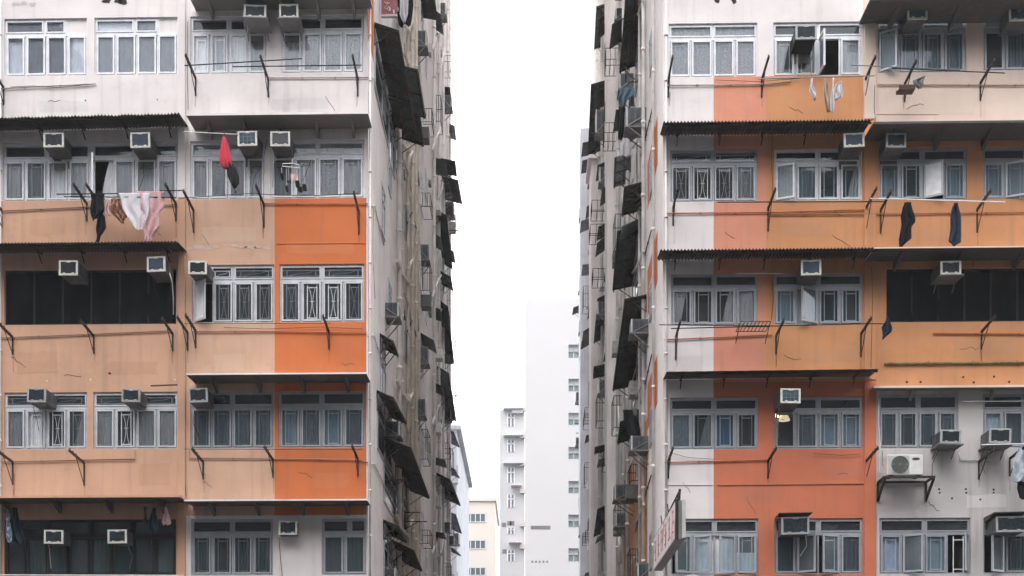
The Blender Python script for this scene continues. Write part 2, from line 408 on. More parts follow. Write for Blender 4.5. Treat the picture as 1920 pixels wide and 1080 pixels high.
paintsL = [
 (-400, 349, 374, 1500, BEIGE), (349, 515, 374, 967, BEIGE2), (515, 687, 374, 967, ORANGE),
]
ySide = lambda px, X=XL: S(px, 600, X).y
sideL = [(ySide(755), ySide(781), 0, W(700, 200).z+4, STAIN), (0, 1.1, W(700, 70).z, W(700, -120).z, ORANGE)]
left_block, zL = build_block('apartment_block', 'beige and orange apartment block with white upper storey left of the alley', 'l', (fx(-330), XL), 345, winsL, paintsL, WHITE, 25.0, sideL, screens=[(8, 330, 503, 607, 6)])

r1R, r2R, r3R, r4R, r5R = (42, 143), (279, 377), (512, 609), (744, 842), (972, 1077)
winsR = [
 (1254, 1420, *r1R, dict(cur='cccc', grille='rrrr', cmat=CURTB, tcur=True)),
 (1450, 1617, *r1R, dict(cur='lnnc', grille='rr.r', open_={2: ('l', 86)})),
 (1646, 1812, -60+90, 139, dict(fm=FG, cur='cddd', grille='rrrr', gl=GLASSD, open_={0: ('l', 38)})),
 (1844, 2010, -60+90, 137, dict(fm=FG, cur='nddd', grille='.rrr', gl=GLASSD)),
 (1256, 1420, *r2R, dict(fm=FG, cur='nnnd', grille='xxxx', tgrille=True)),
 (1452, 1617, *r2R, dict(fm=FW, cur='cdnr', grille='rrrr', open_={0: ('l', 20)}, gl=GLASSD)),
 (1648, 1813, *r2R, dict(fm=FG, cur='dnnd', grille='rr.r', open_={2: ('l', 30)}, board={2: solid('white_board', (.80,.80,.83), .5)}, gl=GLASSD)),
 (1843, 2008, *r2R, dict(fm=FG, cur='ddnn', grille='rrrr', open_={1: ('l', 22)}, gl=GLASSD)),
 (1258, 1421, *r3R, dict(fm=FG, cur='lnrc', grille='rrrr', gl=GLASS)),
 (1452, 1618, *r3R, dict(fm=FG, cur='ddnn', grille='r.rr', open_={1: ('r', 28)}, gl=GLASSD)),
 (1256, 1422, *r4R, dict(fm=FG, cur='prbn', grille='rrrr', gl=GLASSD)),
 (1452, 1618, *r4R, dict(fm=FG, cur='nddd', grille='.rrr', gl=GLASSD)),
 (1648, 1797, 740, 842, dict(fm=FG, cur='dndd', grille='rrrr', gl=GLASSD, tr=.3)),
 (1843, 2000, 740, 842, dict(fm=FG, cur='cddd', gl=GLASSD, tr=.3)),
 (1258, 1422, *r5R, dict(fm=FG, cur='ncch', grille='rr.r', open_={0: ('r', 26), 1: ('l', 30), 2: ('r', 30), 3: ('l', 12)}, gl=GLASS)),
 (1452, 1618, *r5R, dict(fm=FG, cur='tnnd', grille='..rr', open_={1: ('l', 35), 2: ('r', 22)}, gl=GLASSD)),
 (1649, 1820, *r5R, dict(fm=FG, cur='cndn', grille='r.rr', open_={1: ('l', 30), 3: ('r', 65)}, gl=GLASSD)),
 (1844, 2010, *r5R, dict(fm=FG, cur='nttn', grille='.r..', open_={0: ('r', 35)}, gl=GLASSD)),
]
paintsR = [
 (1338, 1437, 143, 716, SALMON), (1437, 1643, 143, 716, OCHRE), (1338, 1643, 716, 1500, CORAL),
 (1619, 2400, -300, 252, CREAM), (1643, 2400, 252, 727, OCHRE), (1643, 2400, 727, 1500, GREYW),
]
ySR = lambda px: S(px, 600, XR).y
def bandR(a, b, m): # painted parapet band that turns the corner
    return (ySR(1233), ySR(1214), W(1243, b).z, W(1243, a).z, m)
sideR = [bandR(165, 262, ORANGE), bandR(390, 490, ORANGE), bandR(632, 728, ORANGE), (ySR(1214), ySR(1168), 0, S(1190, 850, XR).z, OCHRE), (ySR(1160), 60, 0, H, WHITE2)]
right_block, zR = build_block('apartment_block', 'salmon, orange and grey apartment block with a white corner strip', 'r', (XR, fx(2200)), 1440, winsR, paintsR, WHITE, 24.0, sideR, screens=[(1662, 2010, 505, 606, 7)])

def bpart(mb, name, bld, **kw): return part(mb, name, bld, **kw)
# pilasters and corner strips (proud of the wall)
def pilaster(bld, a, b, segs, proud=.05):
    for (p0, p1, m) in segs:
        q = MB(); zf = zL if bld is left_block else zR
        q.box((fx(a), -proud, zf(p1)), (fx(b), -.002, zf(p0)), m); bpart(q, 'pilaster', bld, bevel=.008)
pilaster(left_block, 334, 348, [(-400, 372, WHITE), (374, 1480, BEIGE)])
pilaster(right_block, 1620, 1642, [(-60, 226, CREAM), (228, 714, OCHRE), (716, 1480, CORAL)], .04)
# concrete canopies with ribs
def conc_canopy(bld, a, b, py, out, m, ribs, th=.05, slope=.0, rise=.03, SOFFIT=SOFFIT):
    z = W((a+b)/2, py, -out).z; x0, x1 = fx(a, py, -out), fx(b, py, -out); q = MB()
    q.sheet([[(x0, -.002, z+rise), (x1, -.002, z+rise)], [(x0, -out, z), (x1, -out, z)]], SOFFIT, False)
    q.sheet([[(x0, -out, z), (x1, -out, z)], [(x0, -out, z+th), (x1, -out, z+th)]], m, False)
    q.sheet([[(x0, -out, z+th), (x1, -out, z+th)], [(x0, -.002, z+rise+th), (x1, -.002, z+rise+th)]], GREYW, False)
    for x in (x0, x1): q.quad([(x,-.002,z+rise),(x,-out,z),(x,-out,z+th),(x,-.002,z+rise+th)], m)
    c = bpart(q, 'canopy', bld)
    for i in range(ribs):
        x = x0+(x1-x0)*(i+.5)/ribs; r = MB()
        for dx in (-.03, .03): r.quad([(x+dx,-.004,z+rise-.002),(x+dx,-out*.8,z+rise*.2-.002),(x+dx,-.004,z-.2)], SOFFIT)
        r.quad([(x-.03,-out*.8,z+rise*.2-.002),(x+.03,-out*.8,z+rise*.2-.002),(x+.03,-.004,z-.2),(x-.03,-.004,z-.2)], SOFFIT)
        o = r.build('rib', c, shift=bld.location)
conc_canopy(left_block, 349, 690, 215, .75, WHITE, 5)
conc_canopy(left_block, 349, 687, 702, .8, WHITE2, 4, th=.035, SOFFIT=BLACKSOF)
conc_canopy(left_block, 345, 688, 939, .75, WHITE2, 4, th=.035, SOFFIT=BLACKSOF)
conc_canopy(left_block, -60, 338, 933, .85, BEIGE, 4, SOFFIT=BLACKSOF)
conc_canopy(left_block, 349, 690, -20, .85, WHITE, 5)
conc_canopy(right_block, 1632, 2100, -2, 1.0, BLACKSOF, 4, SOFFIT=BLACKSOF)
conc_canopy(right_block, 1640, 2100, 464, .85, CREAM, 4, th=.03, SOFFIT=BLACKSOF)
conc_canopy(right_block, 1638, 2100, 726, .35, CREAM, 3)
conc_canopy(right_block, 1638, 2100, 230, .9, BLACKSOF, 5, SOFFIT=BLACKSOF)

# corrugated metal canopies : things of their own
def corrugated(a, b, py0, py1, out, label, rise=.09, pitch=.075, amp=.021, mat=ZINC, jag=0):
    p0, p1 = W(a, py0, -out), W(b, py1, -out); L = (p1-p0).length; n = int(L/pitch*6)
    t = thing('corrugated_canopy', ((p0.x+p1.x)/2, 0, p0.z+rise), label, 'canopy', 'corrugated canopies over the windows')
    mb = MB(); rows = []
    for q in range(4):
        f = q/3; row = []
        for k in range(n+1):
            s = k/n; x = p0.x+(p1.x-p0.x)*s; z = p0.z+(p1.z-p0.z)*s
            zz = z+rise*(1-f)+amp*sin(2*pi*k/6)
            yy = -out*f-.004
            if q == 3 and jag: yy += jag*(.5+.5*sin(x*7.3))*(.6+.4*sin(x*23)); zz += jag*.25*sin(x*11)
            row.append((x, yy, zz))
        rows.append(row)
    mb.sheet(rows, mat); part(mb, 'roof_sheet', t, solidify=.004)
    for k in range(5):
        s = (k+.4)/4.8; x = p0.x+(p1.x-p0.x)*s; z = p0.z+(p1.z-p0.z)*s; r = MB()
        r.bar((x, -.004, z+rise-.035), (x, -out*.93, z-.03), .03, .03, IRON); r.bar((x, -.006, z-.16), (x, -out*.35, z+rise*.6-.03), .02, .02, IRON)
        part(r, 'bracket', t)
    r = MB(); r.bar((p0.x, -out*.9, p0.z-.03), (p1.x, -out*.9, p1.z-.03), .03, .03, IRON); part(r, 'rail', t)
    return t
corrugated(-60, 336, 222.5, 213, .8, 'dark corrugated canopy with a torn notch above the windows with pink laundry', jag=.03)
corrugated(-60, 333, 457, 453, .8, 'dark corrugated canopy directly above the black screened opening with two air conditioners')
corrugated(1244, 1636, 229, 225, .82, 'black corrugated canopy under the white parapet where white cloths hang')
corrugated(1238, 1650, 469, 465, .82, 'dark corrugated canopy one storey above the flat black canopy of the coral wall')
t = corrugated(1250, 1648, 697, 692, .8, 'flat black sheet canopy at the top of the coral wall above the lit lamp', amp=.002, pitch=.3, mat=DARKAW, rise=.06)

# loose cables on the street fronts
def cable(bld, pl, Y=-.04, r=.006, m=None):
    mb = MB(); P_ = [W(x, y, Y) for x, y in pl]; mb.tube(P_, r, m or IRON, 5); part(mb, 'cable', bld)
for pl in ([(500,262),(494,300),(476,335),(472,366)], [(583,300),(572,330),(560,352)], [(268,305),(270,330),(262,352)], [(352,40),(351,120),(353,205)], [(338,500),(337,560),(339,690)], [(700,392),(699,470),(703,560)], [(346,845),(346,900),(349,930)], [(20,163),(60,161),(110,164),(170,158)], [(420,614),(500,617),(600,613),(680,617)]): cable(left_block, pl)
for pl in ([(1255,848),(1290,858),(1338,861)], [(1447,520),(1450,560),(1446,600)], [(1640,160),(1639,200),(1641,222)], [(1655,845),(1654,870),(1662,885)], [(1340,150),(1420,153),(1500,147)], [(1448,250),(1447,300),(1449,372)], [(1826,480),(1824,500)], [(1634,500),(1636,560),(1633,690)], [(1525,850),(1580,854),(1612,851)]): cable(right_block, pl)
# thin supply pipes and the corner pipes: parts of the blocks
def pipe(bld, pts, r=.014, m=PIPEB, clips=True):
    mb = MB(); mb.tube(pts, r, m, 6)
    for a, b in zip(pts, pts[1:]):
        a, b = Vector(a), Vector(b); k = int((b-a).length/1.1)
        for i in range(1, k+1):
            c = a.lerp(b, i/(k+1)); d = (b-a).normalized()*.02; mb.tube([c-d, c+d], r*1.6, m, 6)
    bpart(mb, 'pipe', bld)
def fpipe(bld, pl, r=.014, m=PIPEB, Y=-.03): pipe(bld, [W(x, y, Y) for x, y in pl], r, m)
PB = solid('beige_pipe', (.33, .20, .14), .7); PO = solid('orange_pipe', (.45, .16, .07), .7)
fpipe(left_block, [(-20, 167), (180, 157)], m=solid('pinkish_pipe', (.42, .34, .32), .6))
fpipe(left_block, [(505, 146), (690, 145)], m=MATS['pinkish_pipe'])
fpipe(left_block, [(-10, 396), (165, 388), (330, 384)], m=PB); fpipe(left_block, [(-10, 634), (322, 620)], m=PB)
fpipe(left_block, [(490, 382), (690, 382)], m=PO); fpipe(left_block, [(362, 622), (520, 621), (688, 624)], m=PO)
fpipe(left_block, [(355, 845), (355, 859), (520, 860), (676, 862), (690, 868)], m=PB); fpipe(left_block, [(-10, 866), (253, 861), (253, 845)], m=PB)
fpipe(left_block, [(1, -20), (1, 1080)], .02, WHITE2)
fpipe(right_block, [(1246, 160), (1430, 158), (1482, 154), (1482, 142)], m=MATS['pinkish_pipe']); fpipe(right_block, [(1250, 400), (1440, 398), (1630, 393)], m=PO)
fpipe(right_block, [(1246, 637), (1448, 628)], m=PO); fpipe(right_block, [(1246, 867), (1440, 862)], m=PO)
fpipe(right_block, [(1445, 402), (1640, 401), (1920, 398)], m=PO); fpipe(right_block, [(1750, 625), (1990, 626)], .016, m=PO)
fpipe(right_block, [(1645, 159), (1990, 160)], m=PB); fpipe(right_block, [(1658, 682), (1990, 679)], .03, m=solid('mossy_pipe', (.22, .16, .07), .8, var=.4, vs=9))
fpipe(right_block, [(1799, 850), (1800, 862), (1860, 863)], m=PIPEW)
fpipe(right_block, [(1648, 748), (1647, 790), (1650, 830), (1648, 885), (1662, 890)], .014, PIPEW, Y=-.05)
fpipe(left_block, [(523, 1008), (526, 1050), (530, 1090)], .008, PIPEB, Y=-.02)
for px in (694,): fpipe(left_block, [(px, -20), (px, 1090)], .025, PIPEW, Y=-.03)
fpipe(right_block, [(1249, -20), (1249, 1090)], .028, PIPEW, Y=-.035)
for p0, p1 in (((701,146),(720,233)), ((702,386),(720,457)), ((701,629),(722,689)), ((702,870),(742,955))):
    a, b = S(*p0, XL+.03), S(*p1, XL+.03); b.z = a.z-.12
    pipe(left_block, [W(690, p0[1], -.03), a, b], .018, PIPEW)
for p0, p1 in (((1221,432),(1193,539)), ((1222,664),(1202,756)), ((1221,891),(1190,997)), ((1224,200),(1200,300))):
    a, b = S(*p0, XR-.03), S(*p1, XR-.03); pipe(right_block, [a, b], .016, IRON)
# ledges, cracks and stains of old repairs
def ledge(bld, a, b, py0, py1, m, h=.02, pr=.012):
    q = MB(); p0, p1 = W(a, py0), W(b, py1); q.bar((p0.x, -pr/2-.001, p0.z), (p1.x, -pr/2-.001, p1.z), pr, h, m); bpart(q, 'ledge', bld)
ledge(right_block, 1345, 1640, 909, 906, CORAL, .03, .02); ledge(right_block, 1250, 1336, 909, 909, WHITE, .02, .015)
ledge(right_block, 1640, 1760, 214, 214, CREAM, .015); ledge(left_block, 519, 684, 457, 456, ORANGE, .015)
def blob(bld, px, py, r, m, name='stain', seed=0, sx=1, sz=1, Y=-.004):
    rnd = random.Random(seed); c = W(px, py, Y); q = MB(); n = 14
    pts = [(c.x+sx*r*cos(2*pi*i/n)*rnd.uniform(.55, 1.15), Y, c.z+sz*r*sin(2*pi*i/n)*rnd.uniform(.55, 1.15)) for i in range(n)]
    q.quad(pts, m); bpart(q, name, bld)
HOLE = solid('dark_hole', (.035, .028, .025), .9); PLAST = paint('bare_plaster', (.56, .43, .38), .3, .6)
for i, (x, y) in enumerate(((1761,917),(1762,924),(1811,917),(1812,924),(1785,934),(1838,937),(1863,918),(1863,924))): blob(right_block, x, y, .028, HOLE, 'hole', i)
for i, (x, y) in enumerate(((1806,707),(1864,706),(1726,716),(1700,716),(1826,717),(1892,716))): blob(right_block, x, y, .03, HOLE, 'hole', 20+i)
for i in range(10): blob(left_block, 358+i*16+random.uniform(-4,4), 463+random.uniform(-4,4), random.uniform(.06,.13), PLAST, 'bare_plaster', 40+i, 1.3, .45)
for i, (x, y, r) in enumerate(((205,700,.04),(88,714,.03),(170,712,.03),(310,190,.05),(160,188,.025),(295,187,.02),(328,712,.03))): blob(left_block, x, y, r, HOLE if i in (0, 4, 5) else STAIN, 'stain', 70+i, 1, .8)
for i, (x, y) in enumerate(((200,2),(222,1),(230,4),(30,7),(45,6),(60,8))): blob(left_block, x, y, .1 if i < 3 else .08, HOLE if i < 3 else GREYW, 'stain', 90+i, 1.2, .7)
for i, (x, y) in enumerate(((1345,1),(1376,1))): blob(right_block, x, y, .07, HOLE, 'hole', 99+i)
q = MB(); q.bar(W(282, 723, -.005), W(333, 721, -.005), .008, .02, RUST); bpart(q, 'crack', left_block)

# ------------------------------------------------------------------ air conditioners
solid('black_casing', (.02,.022,.022), .6)
ACGRP = 'window air conditioners on the street fronts'
def louvres(mb, x, y0, y1, z0, z1, n, m, sgn):
    for i in range(n):
        a = y0+(y1-y0)*(i+.15)/n; b = y0+(y1-y0)*(i+.75)/n
        mb.box((x, a, z0), (x+sgn*.004, b, z1), m)
def ac(x0, y0, x1, y1, label, out=.58, coil=ACG, tray=False, grid=False, frame=ACF, tilt=0, hood=False, group=ACGRP, body=None, back=False):
    a, b = W(x0, y1, -out), W(x1, y0, -out); w, h = b.x-a.x, b.z-a.z
    t = thing('air_conditioner', (a.x, 0, a.z), label, 'air conditioner', group)
    rv = random.Random(int(x0*7+y0)); t.rotation_euler = (radians(rv.uniform(-1.5, 2.5)), radians(rv.uniform(-1.8, 1.8)), radians(rv.uniform(-2.5, 2.5)))
    M = Matrix.Rotation(radians(tilt), 4, 'X') if tilt else None
    if rv.random() < .6:
        cb = MB(); xx = rv.choice((.03, w-.04)); dl = rv.uniform(.35, .8)
        cb.tube([(xx, -out*.55, .0), (xx+.02, -out*.5, -.1), (xx+rv.uniform(-.06,.06), -.12, -dl*.5), (xx+rv.uniform(-.1,.1), -.05, -dl)], .008, rv.choice((IRON, PIPEW, STEEL)), 5); cb.build('drain_tube', t)
    mb = MB(); mb.box((.012, .16, .01), (w-.012, -out+.03, h-.01), body or ACW, M)
    c = mb.build('casing', t, bevel=.012)
    for x, sg in ((.012, -1), (w-.012, 1)):
        lv = MB(); louvres(lv, x, -out+.1, -out+.34, h*.2, h*.85, 3, ACG, sg)
        if M: bmesh.ops.transform(lv.bm, matrix=M, verts=lv.bm.verts)
        lv.build('side_louvre', c)
    f = MB(); bt = .045; yf = -out
    for p, q in (((0,0),(bt,h)), ((w-bt,0),(w,h)), ((bt,0),(w-bt,bt*.95)), ((bt,h-bt*.8),(w-bt,h))): f.box((p[0], yf, p[1]), (q[0], yf+.035, q[1]), frame, M)
    for xx in (w*.22, w*.68): f.box((xx, yf-.006, bt*.6), (xx+w*.13, yf+.004, bt*1.35), frame, M)
    f.box((w*.4, yf-.005, h-bt*1.2), (w*.62, yf+.004, h-bt*.5), frame, M)
    f.build('front_frame', t, bevel=.006)
    g = MB(); g.box((bt, yf+.012, bt*.9), (w-bt, yf+.02, h-bt*.75), coil, M)
    nn = 15
    for i in range(nn): zz = bt+(h-2*bt)*(i+.5)/nn; g.box((bt, yf+.006, zz-.003), (w-bt, yf+.0118, zz+.003), coil, M)
    if grid:
        for i in range(1, 4): xx = bt+(w-2*bt)*i/4; g.box((xx-.004, yf+.001, bt), (xx+.004, yf+.006, h-bt), STEEL, M)
        for i in range(1, 3): zz = bt+(h-2*bt)*i/3; g.box((bt, yf+.001, zz-.004), (w-bt, yf+.0055, zz+.004), STEEL, M)
    g.build('coil_grille', t)
    if tray:
        r = MB(); r.box((-.04, .0, -.03), (w+.05, -out-.05, -.008), ACT, M)
        for xx in (.02, w-.02): r.bar((xx, -.01, -.22), (xx, -out*.45, -.035), .02, .02, ACT)
        r.build('support_shelf', t)
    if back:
        r = MB(); r.box((.03, .04, -.2), (w-.03, .08, .02), ACT); r.build('dark_panel', t)  # dark board set just below the unit
    if hood:
        r = MB(); r.box((-.06, .0, h+.07), (w+.06, -out-.08, h+.085), DARKAW); r.quad([(-.06,0,h+.07),(-.06,-out-.08,h+.07),(-.06,0,h-.05)], DARKAW)
        r.build('rain_hood', t)
    return t
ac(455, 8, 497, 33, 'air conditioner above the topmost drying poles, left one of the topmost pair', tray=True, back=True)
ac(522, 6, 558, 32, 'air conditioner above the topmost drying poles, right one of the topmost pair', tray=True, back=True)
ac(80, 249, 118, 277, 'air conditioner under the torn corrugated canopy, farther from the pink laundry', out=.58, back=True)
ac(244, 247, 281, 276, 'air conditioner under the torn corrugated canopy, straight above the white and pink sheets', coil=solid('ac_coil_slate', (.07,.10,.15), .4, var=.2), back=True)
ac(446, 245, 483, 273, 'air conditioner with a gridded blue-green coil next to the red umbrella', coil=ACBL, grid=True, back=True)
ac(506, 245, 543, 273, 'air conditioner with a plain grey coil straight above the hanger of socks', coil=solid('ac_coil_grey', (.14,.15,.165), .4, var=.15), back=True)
ac(111, 486, 147, 514, 'air conditioner in front of the beige block\'s black screen, the one nearer its middle', out=.58)
ac(277, 482, 312, 511, 'air conditioner with a hanging white drain hose beside the beige pilaster and black screen', coil=MATS['ac_coil_slate'])
ac(353, 487, 388, 512, 'air conditioner on the beige wall above the half open white sash', out=.58)
ac(52, 727, 88, 754, 'grimy air conditioner in the beige wall over the windows with the dark third sash', out=.58, frame=ACD)
ac(226, 727, 261, 752, 'grimy air conditioner in the beige wall over the window next to the pilaster', out=.58, frame=ACD)
ac(353, 727, 389, 754, 'dark air conditioner in deep shade at the corner of the beige and orange canopy', out=.6, frame=solid('ac_grey_frame', (.34,.35,.36), .5))
ac(81, 992, 117, 1018, 'air conditioner in the dark bottom opening nearer the blue and white hanging clothes', out=.5)
ac(201, 992, 237, 1018, 'air conditioner in the dark bottom opening nearer the dark jacket and pink cloth', out=.5)
ac(521, 976, 556, 1003, 'air conditioner with a thin dangling cable on the bare white wall between two windows', out=.3)
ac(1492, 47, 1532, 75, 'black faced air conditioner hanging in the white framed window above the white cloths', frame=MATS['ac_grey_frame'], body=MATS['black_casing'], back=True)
ac(1700, 8, 1738, 36, 'air conditioner with a bright teal coil above the tilted open sash', coil=ACBL)
ac(1892, 11, 1932, 39, 'air conditioner with a teal coil cut by the edge of the picture, topmost row', coil=ACBL)
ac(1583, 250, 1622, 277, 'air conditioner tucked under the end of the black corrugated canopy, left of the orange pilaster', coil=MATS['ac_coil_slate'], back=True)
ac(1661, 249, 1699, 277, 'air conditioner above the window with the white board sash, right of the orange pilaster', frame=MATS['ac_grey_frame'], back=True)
ac(1503, 488, 1541, 517, 'air conditioner with a slate coil over the outward swung sash in the orange wall', coil=MATS['ac_coil_slate'], out=.58)
ac(1763, 488, 1802, 514, 'air conditioner on a tipped shelf in front of the orange block\'s black screen', out=.58, tray=True)
ac(1462, 729, 1500, 757, 'air conditioner with a gridded coil just above the lit wall lamp', coil=ACBL, grid=True, out=.7)
ac(1763, 804, 1802, 830, 'air conditioner on a shelf above the big fan unit on the grey wall', tray=True, out=.6, frame=MATS['ac_grey_frame'])
ac(1856, 802, 1897, 830, 'air conditioner on a tilted board above the pale blue laundry', tray=True, out=.65, frame=MATS['ac_grey_frame'])
ac(1467, 968, 1519, 1001, 'large boxed air conditioner under a black rain hood at the foot of the coral wall', out=.55, hood=True, frame=MATS['ac_grey_frame'])
ac(1868, 968, 1925, 998, 'large boxed air conditioner under a black rain hood at the foot of the grey wall', out=.6, hood=True, frame=MATS['ac_grey_frame'])
# drain hose
q = MB(); q.tube([W(318, 512, -.6), W(323, 530, -.45), W(325, 560, -.2), W(325, 590, -.1)], .012, PIPEW, 6)
tag(q.build('drain_hose'), 'thin white drain hose hanging below the air conditioner at the black screen', 'hose')

# outdoor condenser unit on its iron shelf
a, b = W(1663, 893, -.55), W(1731, 852, -.55); w, h = b.x-a.x, b.z-a.z
sh = thing('wall_shelf', (a.x+w/2, 0, a.z), 'dark iron wall shelf carrying the big white fan unit', 'shelf')
q = MB(); q.box((a.x-.08, -.62, a.z-.05), (b.x+.25, -.56, a.z-.004), IRON); q.box((a.x-.08, -.08, a.z-.05), (b.x+.25, -.02, a.z-.004), IRON)
for xx in (a.x-.06, b.x+.22): q.box((xx-.025, -.56, a.z-.045), (xx+.025, -.08, a.z-.006), IRON)
part(q, 'platform', sh)
for xx in (a.x-.06, b.x+.22):
    q = MB(); q.bar((xx, -.6, a.z-.06), (xx, -.03, a.z-.42), .05, .05, IRON); q.box((xx-.025, -.028, a.z-.46), (xx+.025, -.004, a.z-.052), IRON); part(q, 'brace', sh)
cu = thing('condenser_unit', (a.x+w/2, -.3, a.z), 'big white split condenser with a round fan grille on an iron shelf', 'air conditioner')
q = MB(); q.box((a.x, -.55, a.z+.03), (b.x, -.22, b.z), solid('condenser_casing', (.66,.65,.62), .5)); part(q, 'casing', cu, bevel=.015)
q = MB()
for xx in (a.x+.1, b.x-.1): q.box((xx-.04, -.53, a.z), (xx+.04, -.24, a.z+.028), IRON)
part(q, 'foot', cu)
c = Vector((a.x+w*.36, -.556, (a.z+.03+b.z)/2)); R = h*.40; q = MB(); n = 36
q.quad([(c.x+R*cos(2*pi*i/n), c.y, c.z+R*sin(2*pi*i/n)) for i in range(n)], solid('fan_dark', (.10,.115,.115), .6)); part(q, 'fan_opening', cu)
q = MB()
for k in range(1, 8): q.tube([(c.x+R*k/7*cos(2*pi*i/n), c.y-.008, c.z+R*k/7*sin(2*pi*i/n)) for i in range(n)], .004, STEEL, 4, closed=True)
for k in range(10): q.tube([c+Vector((0,-.009,0)), c+Vector((R*cos(k*pi/5), -.009, R*sin(k*pi/5)))], .004, STEEL, 4)
part(q, 'fan_grille', cu)
q = MB(); q.box((a.x+.02, -.554, a.z+.06), (a.x+w*.62, -.552, b.z-.02), solid('fan_panel', (.44,.45,.43), .5)); part(q, 'fan_panel', cu)
q = MB(); n = 20; q.quad([(a.x+w*.8+.09*cos(2*pi*i/n), -.553, b.z-.1+.03*sin(2*pi*i/n)) for i in range(n)], solid('badge_dark', (.06,.06,.07), .4)); part(q, 'badge', cu)

# ------------------------------------------------------------------ drying brackets, poles
def bracket(px, py, label, L=.85, drop=.42, m=IRON, up=0.0):
    p = W(px, py, 0); t = thing('drying_bracket', p, label, 'bracket', 'iron drying brackets on the parapets')
    q = MB(); q.box((-.018, -.014, -drop), (.018, -.003, .05), m); q.build('wall_plate', t)
    q = MB(); q.bar((0, -.016, .02), (0, -L, .02+up), .04, .05, m)
    for k in range(3): q.bar((0, -L*(.55+.2*k), .03+up*(.5+.2*k)), (0, -L*(.55+.2*k), .09+up*(.5+.2*k)), .02, .014, m)
    q.build('arm', t)
    q = MB(); q.bar((0, -.016, -drop+.02), (0, -L*.55, .0+up*.55), .015, .015, m); q.build('strut', t)
    return t
BR = [
 (367,149,'iron drying bracket beside the tall grey pilaster holding the topmost poles'),(503,151,'iron drying bracket at the middle of the topmost poles'),(671,150,'iron drying bracket on the topmost parapet next to the block\'s corner'),
 (7,166,'short iron bracket at the picture edge on the topmost white parapet'),
 (363,396,'rusty drying bracket beside the pilaster under the red umbrella'),(495,386,'rusty drying bracket below the two air conditioners next to the red umbrella'),(673,399,'rusty drying bracket on the orange parapet by the corner, below the white grilled windows'),
 (163,384,'drying bracket outside the black laundry, farthest from the pink sheet'),(186,384,'drying bracket right behind the hanging black trousers'),(330,384,'drying bracket at the pink end of the sheets'),(3,396,'drying bracket cut by the picture edge on the beige parapet of the laundry'),
 (24,634,'drying bracket under the beige block\'s black screen at the picture edge side'),(176,632,'drying bracket under the middle of the beige block\'s black screen'),(324,628,'drying bracket under the black screen next to the beige pilaster'),
 (352,626,'slim drying bracket on the pilaster beside the half open white sash'),(367,622,'drying bracket just below the half open white sash'),(617,624,'drying bracket alone on the orange parapet below dark grilled windows'),
 (24,868,'rusty drying bracket at the picture edge under the curtained beige wall windows'),(158,870,'rusty drying bracket under the pier between the curtained beige wall windows'),
 (381,868,'drying bracket beneath the dark air conditioner in deep shade'),(512,864,'drying bracket where the beige paint meets the orange paint'),(671,862,'drying bracket on the lowest orange parapet by the corner'),
 (1253,152,'slim drying bracket on the white corner strip of the topmost right parapet'),(1428,152,'drying bracket above the salmon and orange paint edge on the topmost parapet'),(1622,152,'drying bracket at the white cloths\' end of the topmost orange parapet'),
 (1696,160,'drying bracket with a small tray beside the grey hanging cloth'),(1838,158,'drying bracket on the cream parapet nearer the picture edge'),
 (1262,392,'slim drying bracket on the white strip under the dark grilled windows'),(1440,393,'rusty drying bracket between salmon and orange paint under the corrugated canopy windows'),(1624,391,'rusty drying bracket left of the pair at the orange pilaster, above the dark trousers'),
 (1651,396,'rusty drying bracket right of the pair at the orange pilaster, above the dark trousers'),(1832,395,'rusty drying bracket beyond the two pairs of hanging trousers'),
 (1267,634,'long drying bracket on the white strip below the swung curtains window'),(1455,632,'drying bracket below the outward swung sash in the orange wall'),(1614,628,'long drying bracket on the orange pilaster beside the black screen'),(1840,624,'drying bracket under the orange block\'s black screen'),
 (1253,866,'slim drying bracket on the white strip above the old signboard'),(1440,866,'heavy drying bracket on the coral pier below the lit lamp'),(1624,866,'drying bracket on the coral pilaster beside the grey wall'),
 (1835,868,'drying bracket below the tilted board on the grey wall'),(1893,862,'drying bracket holding the pale blue laundry'),
]
for i, (x, y, lab) in enumerate(BR):
    bracket(x, y, lab, L=.9 if y < 700 else 1.0, m=RUST if 'rusty' in lab else IRON, drop=.5 if 'long' in lab or 'rusty' in lab else .38, up=.06)
def pole(x0, y0, x1, y1, label, Y=-.6, r=.012, m=BLACKP, sag=0):
    a, b = W(x0, y0, Y), W(x1, y1, Y); q = MB()
    q.tube([a.lerp(b, k/8)-Vector((0,0,sag*4*(k/8)*(1-k/8))) for k in range(9)], r, m, 6)
    return tag(q.build('drying_pole'), label, 'pole', 'drying poles and lines along the parapets')
pole(346, 123, 566, 110, 'black drying pole crossing in front of the topmost windows, higher one')
pole(436, 125, 678, 122, 'black drying pole on the topmost brackets, lower one reaching the corner')
pole(106, 364, 222, 363, 'dark pole poking out beside the black hanging clothes'); pole(120, 369, 330, 370, 'dark pole carrying the pink laundry', Y=-.55); pole(300, 358, 345, 357, 'short dark pole end past the pink sheet')
pole(345, 371, 480, 362, 'greenish drying line rising to the middle bracket below the red umbrella', r=.009, m=solid('green_line', (.07,.17,.15), .6)); pole(480, 363, 672, 362, 'sagging dark line from the middle bracket to the orange corner', r=.008, sag=.05)
pole(344, 247, 446, 252, 'thin pale pole from the pilaster to the gridded air conditioner holding the umbrella', m=BARW, r=.01)
pole(345, 607, 620, 606, 'thin dark wire along the sill of the dark grilled windows', r=.006)
pole(346, 842, 680, 843, 'thin dark wire along the sill of the shaded grey framed windows', r=.006)
pole(1596, 122, 1800, 131, 'pale steel pole crossing the open tilted sash window', m=STEEL); pole(1672, 128, 1884, 137, 'black pole over the grey hanging cloth')
pole(1420, 148, 1640, 142, 'steel pole the white cloths hang from', m=STEEL); pole(1345, 379, 1660, 378, 'long black pole below the swung grey curtained sash')
